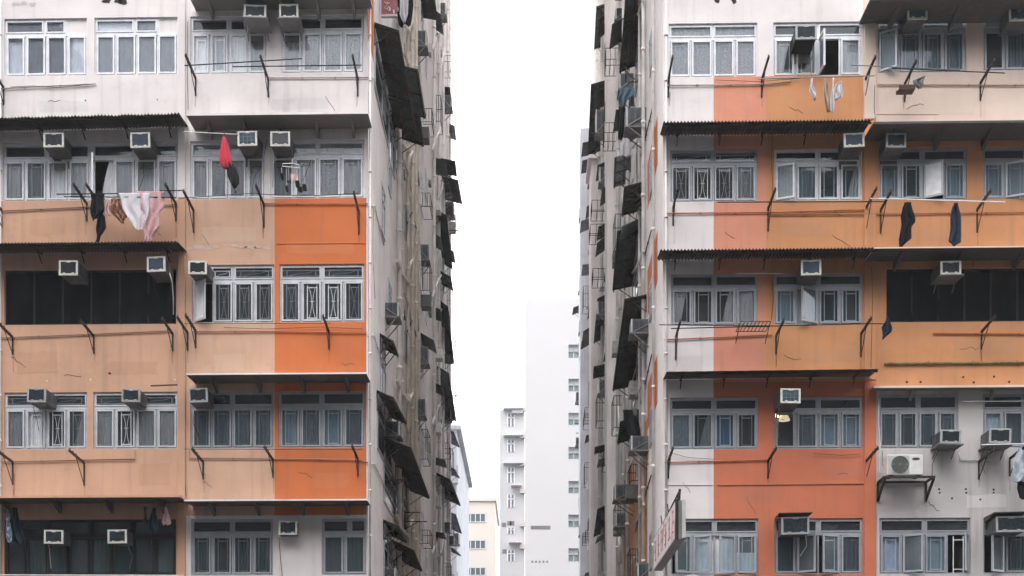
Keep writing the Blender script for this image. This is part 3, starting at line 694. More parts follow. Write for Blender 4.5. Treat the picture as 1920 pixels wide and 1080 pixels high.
pole(1632, 372, 1885, 379, 'pale pole from which two pairs of trousers hang', m=BARW, r=.013)
pole(1236, 609, 1450, 611, 'upper dark pole at the white strip below the tied curtains', r=.011); pole(1258, 616, 1620, 607, 'lower dark pole running to the orange pilaster', r=.012)
pole(1380, 513, 1470, 513, 'pale rod floating above the orange pier under corrugated canopy', Y=-.5, m=STEEL, r=.008)
pole(1620, 607, 1668, 607, 'short dark pole from the orange pilaster to the small dark garment', r=.011)
pole(1805, 753, 1990, 752, 'pale horizontal pole above the tilted board air conditioner', m=STEEL, Y=-.35)
pole(1840, 834, 1930, 832, 'white pole holding the pale blue laundry', m=BARW, Y=-.8)
pole(0, 1078, 345, 1079, 'white pole along the very bottom of the dark opening', m=BARW, r=.012)
# ------------------------------------------------------------------ weathering
def stain_mat(name, col, a):
    m, nt, ns, ls = newmat(name)
    t = N(ns, 'ShaderNodeBsdfTransparent'); d = N(ns, 'ShaderNodeBsdfDiffuse'); d.inputs[0].default_value = (*col, 1)
    mx = N(ns, 'ShaderNodeMixShader'); ls.new(ramp(ns, ls, noise(ns, ls, (9, 9, .9), 1.5, 6, .7), .38, .72, 0, a), mx.inputs[0]); ls.new(t.outputs[0], mx.inputs[1]); ls.new(d.outputs[0], mx.inputs[2])
    o = N(ns, 'ShaderNodeOutputMaterial'); ls.new(mx.outputs[0], o.inputs[0]); return m
DRIP = stain_mat('rust_run', (.14, .07, .04), .55)
rs_ = random.Random(3)
def drip(bld, px, py, m, w, L):
    c = W(px, py, -.003); q = MB(); x0, x1 = c.x-w/2, c.x+w/2
    q.quad([(x0, -.003, c.z), (x1, -.003, c.z), (c.x+w*.22, -.003, c.z-L), (c.x-w*.2, -.003, c.z-L)], m); bpart(q, 'stain', bld)
for i, (x, y, lab) in enumerate(BR):
    b = left_block if x < 900 else right_block
    drip(b, x+rs_.uniform(-2,2), y+20, DRIP, rs_.uniform(.04,.08), rs_.uniform(.3,.55))
CRK = solid('crack_line', (.10,.07,.055), .9)
def crack(bld, px, py, n, dx, dy, sd):
    r_ = random.Random(sd); q = MB(); p = W(px, py, -.003); v = [p.copy()]
    for k in range(n): p = p+Vector((dx*r_.uniform(.4,1.4), 0, dy+r_.uniform(-.05,.05))); v.append(p.copy())
    for a, b in zip(v, v[1:]): q.bar(a, b, .004, .009, CRK)
    bpart(q, 'crack', bld)
for i, (x, y, n, dx, dy) in enumerate(((120,704,5,.08,.0),(280,425,6,.05,-.03),(20,670,5,.07,-.05),(380,440,4,.05,-.06),(640,680,6,.06,.01),(560,885,5,.06,-.05),(90,190,5,.07,-.01),(610,180,5,.06,-.05),(380,905,4,.07,-.03))): crack(left_block, x, y, n, dx, dy, i)
for i, (x, y, n, dx, dy) in enumerate(((1480,200,5,.07,-.02),(1360,435,5,.05,-.04),(1560,440,6,.06,-.03),(1700,205,5,.07,.01),(1470,665,6,.06,-.02),(1570,890,4,.08,-.02),(1800,655,6,.07,.0),(1400,930,5,.04,-.07),(1740,940,5,.06,-.05),(1280,905,4,.04,-.05))): crack(right_block, x, y, n, dx, dy, 50+i)
def patch(bld, px, py, w_, h_, m, sd):
    r_ = random.Random(sd); c = W(px, py, -.002); P_ = []
    for sx, sz in ((-1,-1),(-.3,-1.05),(.4,-.95),(1,-1),(1.03,.1),(1,1),(.2,1.06),(-.5,.97),(-1,1),(-1.04,.2)): P_.append((c.x+sx*w_/2*r_.uniform(.92,1.06), -.0022, c.z+sz*h_/2*r_.uniform(.88,1.08)))
    q = MB(); q.quad(P_, m); bpart(q, 'repair_patch', bld)
BE3 = paint('repair_beige', (.52,.30,.195), .3, .3); BE4 = paint('repair_pale_beige', (.60,.40,.29), .3, .4); OR3 = paint('repair_orange', (.58,.185,.075), .3, .3); OC3 = paint('repair_ochre', (.55,.27,.14), .3, .3); CO3 = paint('repair_coral', (.52,.17,.10), .3, .3); WH3 = paint('repair_white', (.66,.62,.61), .3, .3)
for i, (x, y, w_, h_, m) in enumerate(((70,680,.9,.5,BE3),(250,690,1.1,.3,BE3),(430,440,1.2,.35,BE4),(430,680,.7,.4,BE4),(600,465,1.5,.28,OR3),(620,900,.8,.35,OR3),(290,890,.7,.5,BE3),(120,200,1.2,.25,WH3),(560,195,1.3,.25,WH3),(90,425,.8,.4,BE3))): patch(left_block, x, y, w_, h_, m, i)
for i, (x, y, w_, h_, m) in enumerate(((1510,430,1.0,.3,OC3),(1560,665,1.2,.3,OC3),(1850,650,1.4,.3,OC3),(1420,930,1.1,.35,CO3),(1580,885,.8,.3,CO3),(1790,205,1.2,.2,CREAM),(1290,680,.7,.3,WH3),(1760,440,1.2,.25,OC3),(1850,940,.9,.3,WH3))): patch(right_block, x, y, w_, h_, m, 30+i)
# ------------------------------------------------------------------ laundry
def drape(rows, Y, m, name, label, cat='laundry', folds=3.0, amp=.03, K=22, sub=14, group=None, thick=.006):
    pts = []; n = len(rows)
    for q in range((n-1)*sub//2+1):
        s = q/((n-1)*sub/2)*(n-1); i = min(int(s), n-2); f = s-i
        a, b = rows[i], rows[i+1]; py = a[0]+(b[0]-a[0])*f; xl = a[1]+(b[1]-a[1])*f; xr = a[2]+(b[2]-a[2])*f
        row = []
        for k in range(K+1):
            u = k/K; g = amp*sin(u*folds*2*pi+.8*sin(s*1.3)+px_seed(label))+amp*.45*sin(u*folds*5.1+s*2)+amp*.35*sin(u*folds*11+s*4.3)*sin(s*3.1+u*4)
            yy = Y+g*min(1, .25+s*.5)
            p = W(xl+(xr-xl)*u+1.2*sin(s*2.1+u*3), py+ (1.5*sin(u*9+px_seed(label)) if q == (n-1)*sub//2 else 0), Y); row.append((p.x, yy, p.z))
        pts.append(row)
    mb = MB(); mb.sheet(pts, m); o = mb.build(name, None, solidify=thick)
    return tag(o, label, cat, group)
def px_seed(s): return (sum(map(ord, s)) % 63)/10
CW = cloth('white_sheet', (.76,.74,.78), .35); CP = cloth('pink_sheet', (.72,.42,.44), .35, pat=((.66,.5,.5), 20)); CB = cloth('black_cloth', (.018,.02,.023), .1); CBR = cloth('brown_cloth', (.22,.11,.07), .2, pat=((.5,.25,.2), 14))
CN = cloth('navy_cloth', (.03,.04,.06), .1); CGY = cloth('grey_cloth', (.2,.21,.21), .15); CBL = cloth('pale_blue_cloth', (.45,.52,.60), .3, pat=((.62,.64,.68), 9)); CRED = cloth('red_umbrella_cloth', (.66,.07,.11), .3); CBLA = cloth('umbrella_black_cloth', (.03,.028,.03), .1)
CPS = cloth('pale_pink_cloth', (.70,.52,.50), .3); CBE = cloth('beige_cloth', (.5,.38,.28), .2)
drape([(362,222,282),(376,226,281),(392,232,279),(408,240,277),(424,249,273),(431,257,266)], -.56, CW, 'sheet', 'white sheet draped over the pole between brown and pink laundry', amp=.016, folds=2.2)
drape([(359,256,310),(372,262,309),(386,265,307),(398,267,300),(410,268,301),(424,267,299),(434,269,292),(444,270,288),(453,272,284)], -.55, CP, 'sheet', 'patterned pink sheet hanging to a point beside the bracket', folds=2.6, amp=.02)
drape([(364,170,196),(376,170,196),(395,171,195),(408,172,182),(412,173,176)], -.57, CB, 'shirt', 'black shirt on the pole next to black trousers', folds=2)
drape([(372,184,197),(400,183,197),(425,181,197),(440,181,190),(454,178,187)], -.5, CB, 'trousers', 'black trousers hanging long below the pole beside the black shirt', folds=2)
drape([(372,208,230),(385,207,232),(396,208,236),(405,214,238),(418,226,234)], -.52, CBR, 'towel', 'brown and orange towel bunched between the black trousers and white sheet', folds=3)
drape([(374,194,208),(390,193,206),(404,195,206)], -.54, CPS, 'cloth', 'small pale pink cloth between black trousers and brown towel', folds=2)
drape([(149,1512,1523)[0:0] or (147,1520,1524),(160,1518,1526),(172,1518,1529),(186,1525,1530)], -.6, CW, 'cloth', 'slim white cloth alone at the left end of the hanging whites', folds=1.5)
drape([(146,1561,1564),(165,1559,1564),(190,1557,1563),(211,1557,1562)], -.62, CW, 'cloth', 'long narrow white cloth in the middle of the hanging whites', folds=1)
drape([(152,1576,1579),(158,1566,1579),(172,1563,1579),(181,1563,1579),(188,1563,1570)], -.58, CW, 'cloth', 'square white cloth hung by one corner', folds=2)
drape([(147,1544,1548),(165,1543,1556),(185,1545,1556),(209,1549,1555)], -.6, CBE, 'scarf', 'beige and brown scarf between the hanging white cloths', folds=2)
drape([(379,1696,1708),(388,1692,1711),(405,1690,1715),(418,1689,1715),(428,1688,1709),(446,1687,1708),(452,1686,1702),(464,1685,1692)], -.6, CB, 'trousers', 'near black trousers on the pale pole, farther from the picture edge', folds=2)
drape([(380,1789,1796),(386,1786,1799),(400,1784,1801),(420,1782,1802),(440,1780,1803),(452,1780,1802),(456,1784,1797),(462,1788,1791)], -.6, CN, 'trousers', 'dark slate trousers on the pale pole, nearer the picture edge', folds=2)
drape([(143,1731,1735),(150,1711,1733),(158,1714,1731),(165,1722,1727)], -.62, CGY, 'cloth', 'small grey cloth blown up at the cream parapet', folds=2)
drape([(594,1662,1665),(604,1658,1670),(615,1653,1672),(624,1654,1670),(636,1653,1657)], -.58, CN, 'garment', 'small dark garment hanging at the corner of the orange wall\'s black screen', folds=2)
drape([(834,1914,1940),(850,1905,1940),(870,1900,1940),(890,1898,1940),(903,1899,1930)], -.8, CBL, 'shirt', 'pale blue and white shirt at the picture edge below the tilted board', folds=2)
drape([(890,1908,1940),(915,1906,1940),(935,1912,1940)], -.7, CB, 'garment', 'black garment beneath the pale blue shirt', folds=2)
drape([(955,8,14),(975,9,18),(1000,12,22),(1016,15,22)], -.45, cloth('blue_cloth', (.16,.22,.34), .2, pat=((.55,.58,.62), 9)), 'shirt', 'blue and white shirt hanging in the dark bottom opening by the picture edge', folds=1)
drape([(952,20,32),(980,18,40),(1012,20,46),(1022,30,44)], -.35, CN, 'jacket', 'navy jacket hanging beside the blue and white shirt', folds=2)
drape([(952,286,292),(970,280,296),(990,279,297),(1000,283,295)], -.4, CN, 'jacket', 'navy jacket hanging between hanger and pink cloth at bottom opening', folds=2)
drape([(950,308,312),(965,306,318),(978,304,319),(984,305,318)], -.45, CPS, 'cloth', 'small pink cloth hanging in the dark bottom opening near the pilaster', folds=2)
drape([(950,269,275),(970,268,276),(986,269,275)], -.42, cloth('dark_shirt', (.06,.06,.055), .1), 'shirt', 'dark shirt at the left of the navy jacket near the pilaster', folds=1)
# red umbrella hung half folded
u = thing('umbrella', W(425, 258, -.7), 'half folded red and black umbrella hung beside the gridded air conditioner', 'umbrella')
def lathe_cloth(prof, Y, m, K=40, ribs=5):
    rows = []
    for py, xl, xr in prof:
        a, b = W(xl, py, Y), W(xr, py, Y); c = (a+b)/2; r = (b.x-a.x)/2
        rows.append([(c.x+r*(1+.24*cos(ribs*2*pi*k/K))*cos(2*pi*k/K), Y+.7*r*(1+.24*cos(ribs*2*pi*k/K))*sin(2*pi*k/K), c.z) for k in range(K+1)])
    mb = MB(); mb.sheet(rows, m); return mb
part(lathe_cloth([(256,419,421),(262,417,424),(274,415,427),(290,413,430),(302,413,432),(312,416,433),(316,420,431)], -.7, CRED), 'red_canopy', u, solidify=.004)
part(lathe_cloth([(306,421,434),(318,426,442),(332,428,446),(344,433,447),(353,438,442)], -.68, CBLA), 'black_canopy', u, solidify=.004)
q = MB(); q.tube([W(421, 249, -.68), W(421, 257, -.7), W(441, 358, -.68)], .008, IRON); part(q, 'shaft', u)
q = MB(); q.tube([W(x, y, -.68) for x, y in ((441,358),(443,361),(440,362))], .012, IRON); part(q, 'handle', u)
# clothes hanger with clipped socks
hg = thing('clip_hanger', W(549, 305, -.66), 'white clip hanger hung with black socks and a pink sock', 'hanger')
q = MB(); q.tube([W(x, y, -.66) for x, y in ((552,299),(550,297),(548,300),(549,306),(530,307),(529,312),(562,315),(560,309),(549,306))], .009, BARW, 5); part(q, 'frame', hg)
for i, (x, y, w_, h_, m) in enumerate(((528,325,5,13,CB),(537,348,5,12,CB),(551,326,13,12,CPS),(557,338,8,14,CB),(562,350,8,11,CB),(570,345,7,14,CB),(541,338,8,5,CN))):
    mb = MB(); K = 8
    mb.tube([W(x, 314, -.66), W(x+.5, y, -.66)], .003, BARW, 4)
    mb.sheet([[tuple(W(x-w_/2+w_*k/K+tt*2, y+h_*tt+1.2*sin(k*2+tt*4), -.66+.02*sin(k+tt*3))) for k in range(K+1)] for tt in (0,.3,.6,1)], m); part(mb, 'sock', hg)
# tray hung on bracket
q = MB(); a = W(1683, 172, -.5); q.box((a.x, -.62, a.z), (a.x+.36, -.36, a.z+.02), RUST); q.box((a.x, -.62, a.z+.02), (a.x+.36, -.605, a.z+.09), RUST); q.box((a.x,-.375,a.z+.02),(a.x+.36,-.36,a.z+.09), RUST)
tag(q.build('metal_tray'), 'rusty little tray fixed beneath the bracket on the cream parapet', 'tray')
q = MB(); a, b = W(1384, 618, -.4), W(1440, 606, -.4)
for k in range(9): x = a.x+(b.x-a.x)*k/8; q.bar((x, -.75, a.z+.05), (x, -.08, a.z+.05), .012, .012, RUST)
for yy in (-.75, -.4, -.08): q.bar((a.x, yy, a.z+.062), (b.x, yy, a.z+.062), .016, .016, RUST)
for x in (a.x, b.x): q.bar((x, -.6, a.z+.04), (x, -.03, a.z-.2), .016, .016, RUST)
tag(q.build('wire_shelf'), 'rusty wire shelf on the salmon parapet beside the drying bracket', 'shelf')
# lit wall lamp inside the window
lp = thing('wall_lamp', W(1468, 784, .34), 'glowing wall lamp with a cream shade seen through the dark window', 'lamp')
q = MB(); c = W(1470, 781, .38); rows = [[(c.x+r*cos(2*pi*k/20), c.y+r*sin(2*pi*k/20), c.z+dz) for k in range(21)] for r, dz in ((.06,.07),(.14,-.09))]
q.sheet(rows, solid('lamp_shade', (.8,.6,.35), .8, emit=((1,.78,.5), .45))); part(q, 'lamp_shade', lp, solidify=.003)
q = MB(); c2 = W(1457, 779, .38); q.tube([c2+Vector((0,0,-.05)), c2+Vector((0,0,-.02)), c2+Vector((0,0,.03)), c2+Vector((0,0,.05))], [.02,.045,.045,.02], solid('lamp_bulb', (1,.9,.7), .5, emit=((1,.78,.45), 6)), 12); part(q, 'bulb', lp)
q = MB(); q.tube([c2+Vector((.02,.1,-.04)), c2+Vector((.02,.02,-.06)), W(1470, 787, .38)], .008, IRON); q.box(c2+Vector((-.03,.06,-.5)), c2+Vector((.05,.1,-.06)), solid('lamp_back', (.5,.3,.15), .8)); part(q, 'arm', lp)

# ------------------------------------------------------------------ signs
# projecting signboard at the right corner, square to the street front
sg = thing('signboard', (W(1270, 980, -2).x, -2.2, W(1250, 1000, 0).z), 'weathered projecting signboard with flaking pink-red lettering at the white corner strip', 'sign')
xs = W(1265, 975, -4.5).x
zt0, zb0 = W(1265, 940, -4.5).z, W(1265, 1012, -4.5).z
def signmat():
    m, nt, ns, ls = newmat('flaked_sign_face')
    c = mixc(ns, ls, ramp(ns, ls, noise(ns, ls, (1, 1.6, .55), 2.6, 7, .7), .53, .60), (.64,.57,.56), (.36,.12,.12))
    c = mixc(ns, ls, ramp(ns, ls, noise(ns, ls, (1, 5, .5), 3.2, 6, .7), .53, .62), c, (.66,.60,.60))
    p = N(ns, 'ShaderNodeBsdfPrincipled'); p.inputs['Roughness'].default_value = .7; ls.new(c, p.inputs['Base Color'])
    o = N(ns, 'ShaderNodeOutputMaterial'); ls.new(p.outputs[0], o.inputs[0]); return m
SF = signmat(); SGREY = solid('sign_casing', (.20,.20,.20), .6, var=.2, vs=3); y0s, y1s = -4.6, -.25
q = MB(); q.box((xs+.004, y0s, zb0), (xs+.19, y1s, zt0), SGREY); part(q, 'case', sg)
q = MB(); q.quad([(xs,y0s+.02,zb0+.03),(xs,y1s,zb0+.03),(xs,y1s,zt0-.03),(xs,y0s+.02,zt0-.03)], SF); part(q, 'face', sg)
SRED = paint('worn_red_letters', (.42,.20,.20), .6, .95, chipcol=(.6,.5,.5))
rnd = random.Random(11); q = MB()
for k in range(6):                               # worn characters, each a bundle of strokes, too flaked to read
    yc = y0s+.42+k*.7; zc = (zt0+zb0)/2; hh = (zt0-zb0)*.36
    for j in range(3): zz = zc-hh+hh*(.3+.75*j); ww = rnd.uniform(.14, .25); q.bar((xs-.004, yc-ww, zz), (xs-.004, yc+ww*rnd.uniform(.6, 1), zz+rnd.uniform(-.02,.02)), .006, .026, SRED)
    for j in range(2): yy = yc+rnd.uniform(-.16, .16); q.bar((xs-.0045, yy, zc-hh*rnd.uniform(.7,1)), (xs-.0045, yy+rnd.uniform(-.03,.03), zc+hh*rnd.uniform(.5,1)), .006, .03, SRED)
part(q, 'lettering', sg)
q = MB(); q.box((xs-.002, y0s-.02, zb0-.02), (xs+.06, y0s-.004, zt0+.02), IRON); q.box((xs+.13, y0s-.02, zb0+.02), (xs+.2, y0s-.004, zt0+.01), solid('sign_tube', (.5,.5,.46), .5)); part(q, 'end_cap', sg)
q = MB(); ztop = zt0+.22; q.bar((xs+.05, y0s+.1, zt0-.05), (xs+.1, y0s+.1, ztop), .05, .05, IRON); q.bar((xs+.1, y0s+.1, ztop), (xs+.52, -.02, zt0-.12), .045, .045, IRON)
q.bar((xs+.05, y0s, zt0+.02), (xs+.05, y1s, zt0+.02), .03, .03, IRON); q.bar((xs+.1, y0s+.1, ztop), (xs+.06, -.3, zt0+.02), .025, .025, IRON); q.bar((xs+.2, -1.4, zt0-.2), (xs+.52, -.02, zt0-.15), .03, .03, IRON)
for yy in (-3.2, -1.9): q.bar((xs+.02, yy, zt0), (xs+.0, yy, zt0+.2), .02, .02, IRON)
part(q, 'support_frame', sg)
# dark red sign in the alley mouth
rs = thing('signboard', S(716, 10, XL), 'dull red hanging sign with white strokes high in the alley mouth', 'sign')
a = S(714, 25, XL+.05); dd = a.y
pa, pb = W(715, 27, dd), W(744, 34, dd)
REDS = solid('dull_red_sign', (.23,.075,.085), .6, var=.2); SWT = solid('sign_white', (.6,.55,.55), .6)
q = MB(); q.box((pa.x, dd, pa.z), (pb.x, dd+.08, pa.z+.95), REDS); part(q, 'panel', rs)
q = MB(); q.box((pa.x-.01, dd-.012, pa.z-.05), (pb.x+.01, dd+.09, pa.z-.005), solid('sign_edge', (.45,.42,.42), .6)); part(q, 'lower_rail', rs)
q = MB()
def st(pl):
    for (x0, y0), (x1, y1) in zip(pl, pl[1:]): q.bar(W(x0, y0, dd-.006), W(x1, y1, dd-.006), .03, .008, SWT)
st([(722,7),(728,5),(725,10),(721,15),(724,18),(728,14),(731,12)]); st([(726,16),(729,21),(731,20),(731,14)]); st([(721,4),(727,7),(731,6)]); st([(738,18),(739,25)])
part(q, 'lettering', rs)

# ------------------------------------------------------------------ alley: awnings, boxes, cages, pipes
AWG = 'sheet awnings on the alley walls'
def side_awning(X, sgn, p1, p2, out, label, rise=.35, m=DARKAW, sides=False, sag=0):
    """sheet awning on an alley wall; p1/p2: near and far end of its outer edge in the photo"""
    Xo = X+sgn*out; a, b = S(*p1, Xo), S(*p2, Xo); z = (a.z*.6+b.z*.4); ya, yb = sorted((a.y, b.y)); zn, zf = (a.z, b.z) if a.y <= b.y else (b.z, a.z)
    t = thing('sheet_awning', (X, (ya+yb)/2, z+rise), label, 'awning', AWG)
    n = max(8, int((yb-ya)/.03)); mb = MB(); rows = []
    for q in range(4):
        f = q/3
        rows.append([(X+sgn*(.01+(out-.01)*f), ya+(yb-ya)*k/n, zn+(zf-zn)*k/n+rise*(1-f)+.02*sin(k*pi*.5)-sag*sin(pi*k/n)*f) for k in range(n+1)])
    mb.sheet(rows, m); part(mb, 'roof_sheet', t, solidify=.008)
    z0_ = z
    for yy in (ya+.08, (ya+yb)/2, yb-.08):
        z = zn+(zf-zn)*(yy-ya)/max(.01, yb-ya); r = MB(); r.bar((X+sgn*.01, yy, z+rise-.03), (X+sgn*out*.96, yy, z-.02), .03, .03, IRON); r.bar((X+sgn*.01, yy, z-.28), (X+sgn*out*.7, yy, z+rise*.3-.04), .02, .02, IRON)
        r.bar((X+sgn*.01, yy, z-.3), (X+sgn*.01, yy, z+rise), .02, .02, IRON); part(r, 'bracket', t)
    for f in (.4, .93):
        r = MB(); r.bar((X+sgn*out*f, ya, zn+rise*(1-f)-.035), (X+sgn*out*f, yb, zf+rise*(1-f)-.035), .03, .03, RUST); part(r, 'rail', t)
    z = z0_
    if sides:
        r = MB(); r.quad([(X+sgn*.01,ya,z+rise),(X+sgn*out,ya,z),(X+sgn*.01,ya,z-.25)], m); part(r, 'end_sheet', t, solidify=.006)
    # the window it shelters
    return t, ya, yb, z
def side_window(bld, X, sgn, ya, yb, z0, z1, fm=FG):
    mb = MB(); xo = X+sgn*.03
    for p, q in (((ya,z0),(ya+.06,z1)), ((yb-.06,z0),(yb,z1)), ((ya+.06,z0),(yb-.06,z0+.06)), ((ya+.06,z1-.06),(yb-.06,z1)), (((ya+yb)/2-.03,z0+.06),((ya+yb)/2+.03,z1-.06)), ((ya+.06,z0+(z1-z0)*.68),(yb-.06,z0+(z1-z0)*.72))):
        mb.box((X+sgn*.002, p[0], p[1]), (xo, q[0], q[1]), fm)
    w = part(mb, 'window', bld); pn = MB()
    pn.quad([(X+sgn*.012,ya+.05,z0+.05),(X+sgn*.012,yb-.05,z0+.05),(X+sgn*.012,yb-.05,z1-.05),(X+sgn*.012,ya+.05,z1-.05)], solid('dark_side_pane', (.03,.035,.04), .15)); pn.build('pane', w, shift=bld.location)
ALG = 'air conditioners along the alley'
def side_ac(X, sgn, x0, y0, x1, y1, label, L=.55, tray=True, dark=False, cage=False):
    xw = x0 if sgn > 0 else x1; a = S(xw, y1, X); dep = a.y+D; k = dep/F
    w, h = (x1-x0)*k*.98, (y1-y0)*k; t = thing('air_conditioner', a, label, 'air conditioner', ALG); s = sgn
    body = ACW if not dark else solid('dark_ac_casing', (.10,.11,.115), .6, var=.2)
    q = MB(); q.box((s*-.02, 0, 0), (s*(w-.03), L, h), body); c = q.build('casing', t, bevel=.01)
    q = MB(); q.box((s*(w-.03), -.004, -.006), (s*w, L+.004, h+.006), ACF if not dark else body); q.build('front_frame', t)
    q = MB(); q.box((s*(w*.32), -.008, h*.15), (s*(w*.52), -.002, h*.88), ACG); q.box((s*(w*.6), -.008, h*.15), (s*(w*.86), -.002, h*.88), ACG); q.build('side_louvre', c)
    q = MB(); q.box((s*(w+.001), .04, .03), (s*(w+.008), L-.04, h-.03), ACG); q.build('coil_grille', t)
    if tray:
        q = MB(); q.box((0, -.03, -.05), (s*(w+.04), L+.03, -.012), ACT); q.bar((0, -.01, -.4), (s*w*.85, -.01, -.055), .025, .025, ACT); q.bar((0, L, -.4), (s*w*.85, L, -.055), .025, .025, ACT); q.bar((s*w, -.02, -.03), (s*.02, -.02, h*.55), .018, .018, STEEL); q.build('support_shelf', t)
    return t
CG = 'wire laundry cages on the alley walls'
def cage(X, sgn, x0, y0, x1, y1, label, L=.9, m=IRON):
    xw = x0 if sgn > 0 else x1; a = S(xw, y1, X); k = (a.y+D)/F; w, h = (x1-x0)*k, (y1-y0)*k; q = MB(); s = sgn
    for z in (0, h):
        q.tube([(s*0, 0, z), (s*w, 0, z), (s*w, L, z), (s*0, L, z)], .012, m, 5)
    for y in (0, L):
        for f in (.33, .66, 1): q.tube([(s*w*f, y, 0), (s*w*f, y, h)], .009, m, 4)
    for i in range(1, 5): q.tube([(s*w, L*i/5, 0), (s*w, L*i/5, h)], .008, m, 4)
    for f in (.33, .66): q.tube([(s*w*f, 0, 0), (s*w*f, L, 0)], .008, m, 4)
    o = q.build('laundry_cage'); o.location = a; return tag(o, label, 'rack', CG)
def drain(bld, X, sgn, px, r, m, y0=1100, y1=-40):
    p = S(px, 600, X); x = X+sgn*(r+.03); q = MB(); zt = H-.5
    q.tube([(x, p.y, .2), (x, p.y, zt)], r, m, 10)
    z = 1.0
    while z < zt: q.tube([(x, p.y, z-.04), (x, p.y, z+.04)], r*1.25, m, 10); z += 1.9
    bpart(q, 'drainpipe', bld)
def branch(bld, X, sgn, pts, r, m): # soil branch: polyline of photo points on the wall
    q = MB(); q.tube([S(x, y, X+sgn*(r+.05)) for x, y in pts], r, m, 8); bpart(q, 'pipe', bld)
rndb = random.Random(5)
for base in (-10, 225, 460, 700, 935):
    for pts, r, m in (([(744,base+20),(752,base+45),(768,base+62)],.05,PIPEO), ([(757,base+95),(766,base+120),(770,base+150)],.04,PIPEO), ([(776,base+30),(768,base+48),(768,base+70)],.045,PIPEO),
        ([(826,base+40),(817,base+60),(811,base+82)],.05,PIPEW), ([(832,base+90),(828,base+120),(820,base+135)],.045,PIPEW), ([(764,base+170),(772,base+150),(783,base+190)],.025,IRON)):
        o_ = rndb.uniform(-25, 25); branch(left_block, XL, 1, [(x, y+o_) for x, y in pts], r, m)
    for px in (753, 762, 779, 803, 824):
        yy = ySide(px); z = S(px, base+130+rndb.uniform(-40, 40), XL).z; q = MB(); q.box((XL+.002, yy, z), (XL+.09, yy+rndb.uniform(.3,.7), z+rndb.uniform(.1,.35)), rndb.choice((ACT, GREYW, STAIN))); bpart(q, 'junction_box', left_block)
    for px, dz in ((727, 60), (756, 150), (797, 90), (815, 180)):
        yy = ySide(px); z = S(px, base+dz, XL).z
        side_window(left_block, XL, 1, yy, yy+.8, z-.9, z)
    for px, dz in ((1224, 60), (1196, 110), (1168, 140)):
        yy = ySR(px); z = S(px, base+dz, XR).z; side_window(right_block, XR, -1, yy, yy+.7, z-.9, z)
    for pts, r, m in (([(1207,base+10),(1200,base+30),(1186,base+52)],.035,PIPEW), ([(1188,base+110),(1180,base+130),(1172,base+190)],.03,PIPEW), ([(1160,base+60),(1163,base+120)],.05,PIPEW)):
        branch(right_block, XR, -1, pts, r, m)
def hood(bld, X, sgn, ya, yb, z, out, m, drop=.12):
    q = MB(); n = 10
    q.sheet([[(X+sgn*(.004+(out-.004)*f), ya+(yb-ya)*k/n, z-drop*f+.012*sin(k*2.2)) for k in range(n+1)] for f in (0, .5, 1)], m); bpart(q, 'window_hood', bld, solidify=.012)
def wire_frame(bld, X, sgn, ya, yb, z, out, h):
    q = MB()
    for zz in (z, z+h): q.tube([(X+sgn*.01, ya, zz), (X+sgn*out, ya, zz), (X+sgn*out, yb, zz), (X+sgn*.01, yb, zz)], .012, IRON, 4)
    for yy in (ya, (ya+yb)/2, yb): q.tube([(X+sgn*out, yy, z), (X+sgn*out, yy, z+h)], .01, IRON, 4)
    for k in range(1, 4): q.tube([(X+sgn*out*k/4, ya, z), (X+sgn*out*k/4, ya, z+h)], .008, IRON, 4)
    bpart(q, 'window_guard', bld)
rnda = random.Random(21)
def storeys(bld, X, sgn, ys, zmax=34):
    for y0 in ys:
        ph = rnda.uniform(-.5, .5)
        for k in range(9):
            z = 6.2+2.87*k+ph*.4
            if z > zmax: break
            side_window(bld, X, sgn, y0, y0+1.1, z, z+1.15)
            c = rnda.random()
            if c < .48: hood(bld, X, sgn, y0-.15, y0+1.3, z+1.35, rnda.uniform(.3, .52), rnda.choice((DARKAW, GREYAW, GREYAW, ZINC)), rnda.uniform(.05, .3))
            if c > .55: wire_frame(bld, X, sgn, y0, y0+1.1, z-.05, rnda.uniform(.25, .4), rnda.choice((.45, 1.0)))
            if .3 < c < .7:
                q = MB(); o = rnda.uniform(.25, .4); q.box((X+sgn*.002, y0+.2, z-.5), (X+sgn*o, y0+.75, z-.12), rnda.choice((ACW, ACF, ACD))); bpart(q, 'box_unit', bld)
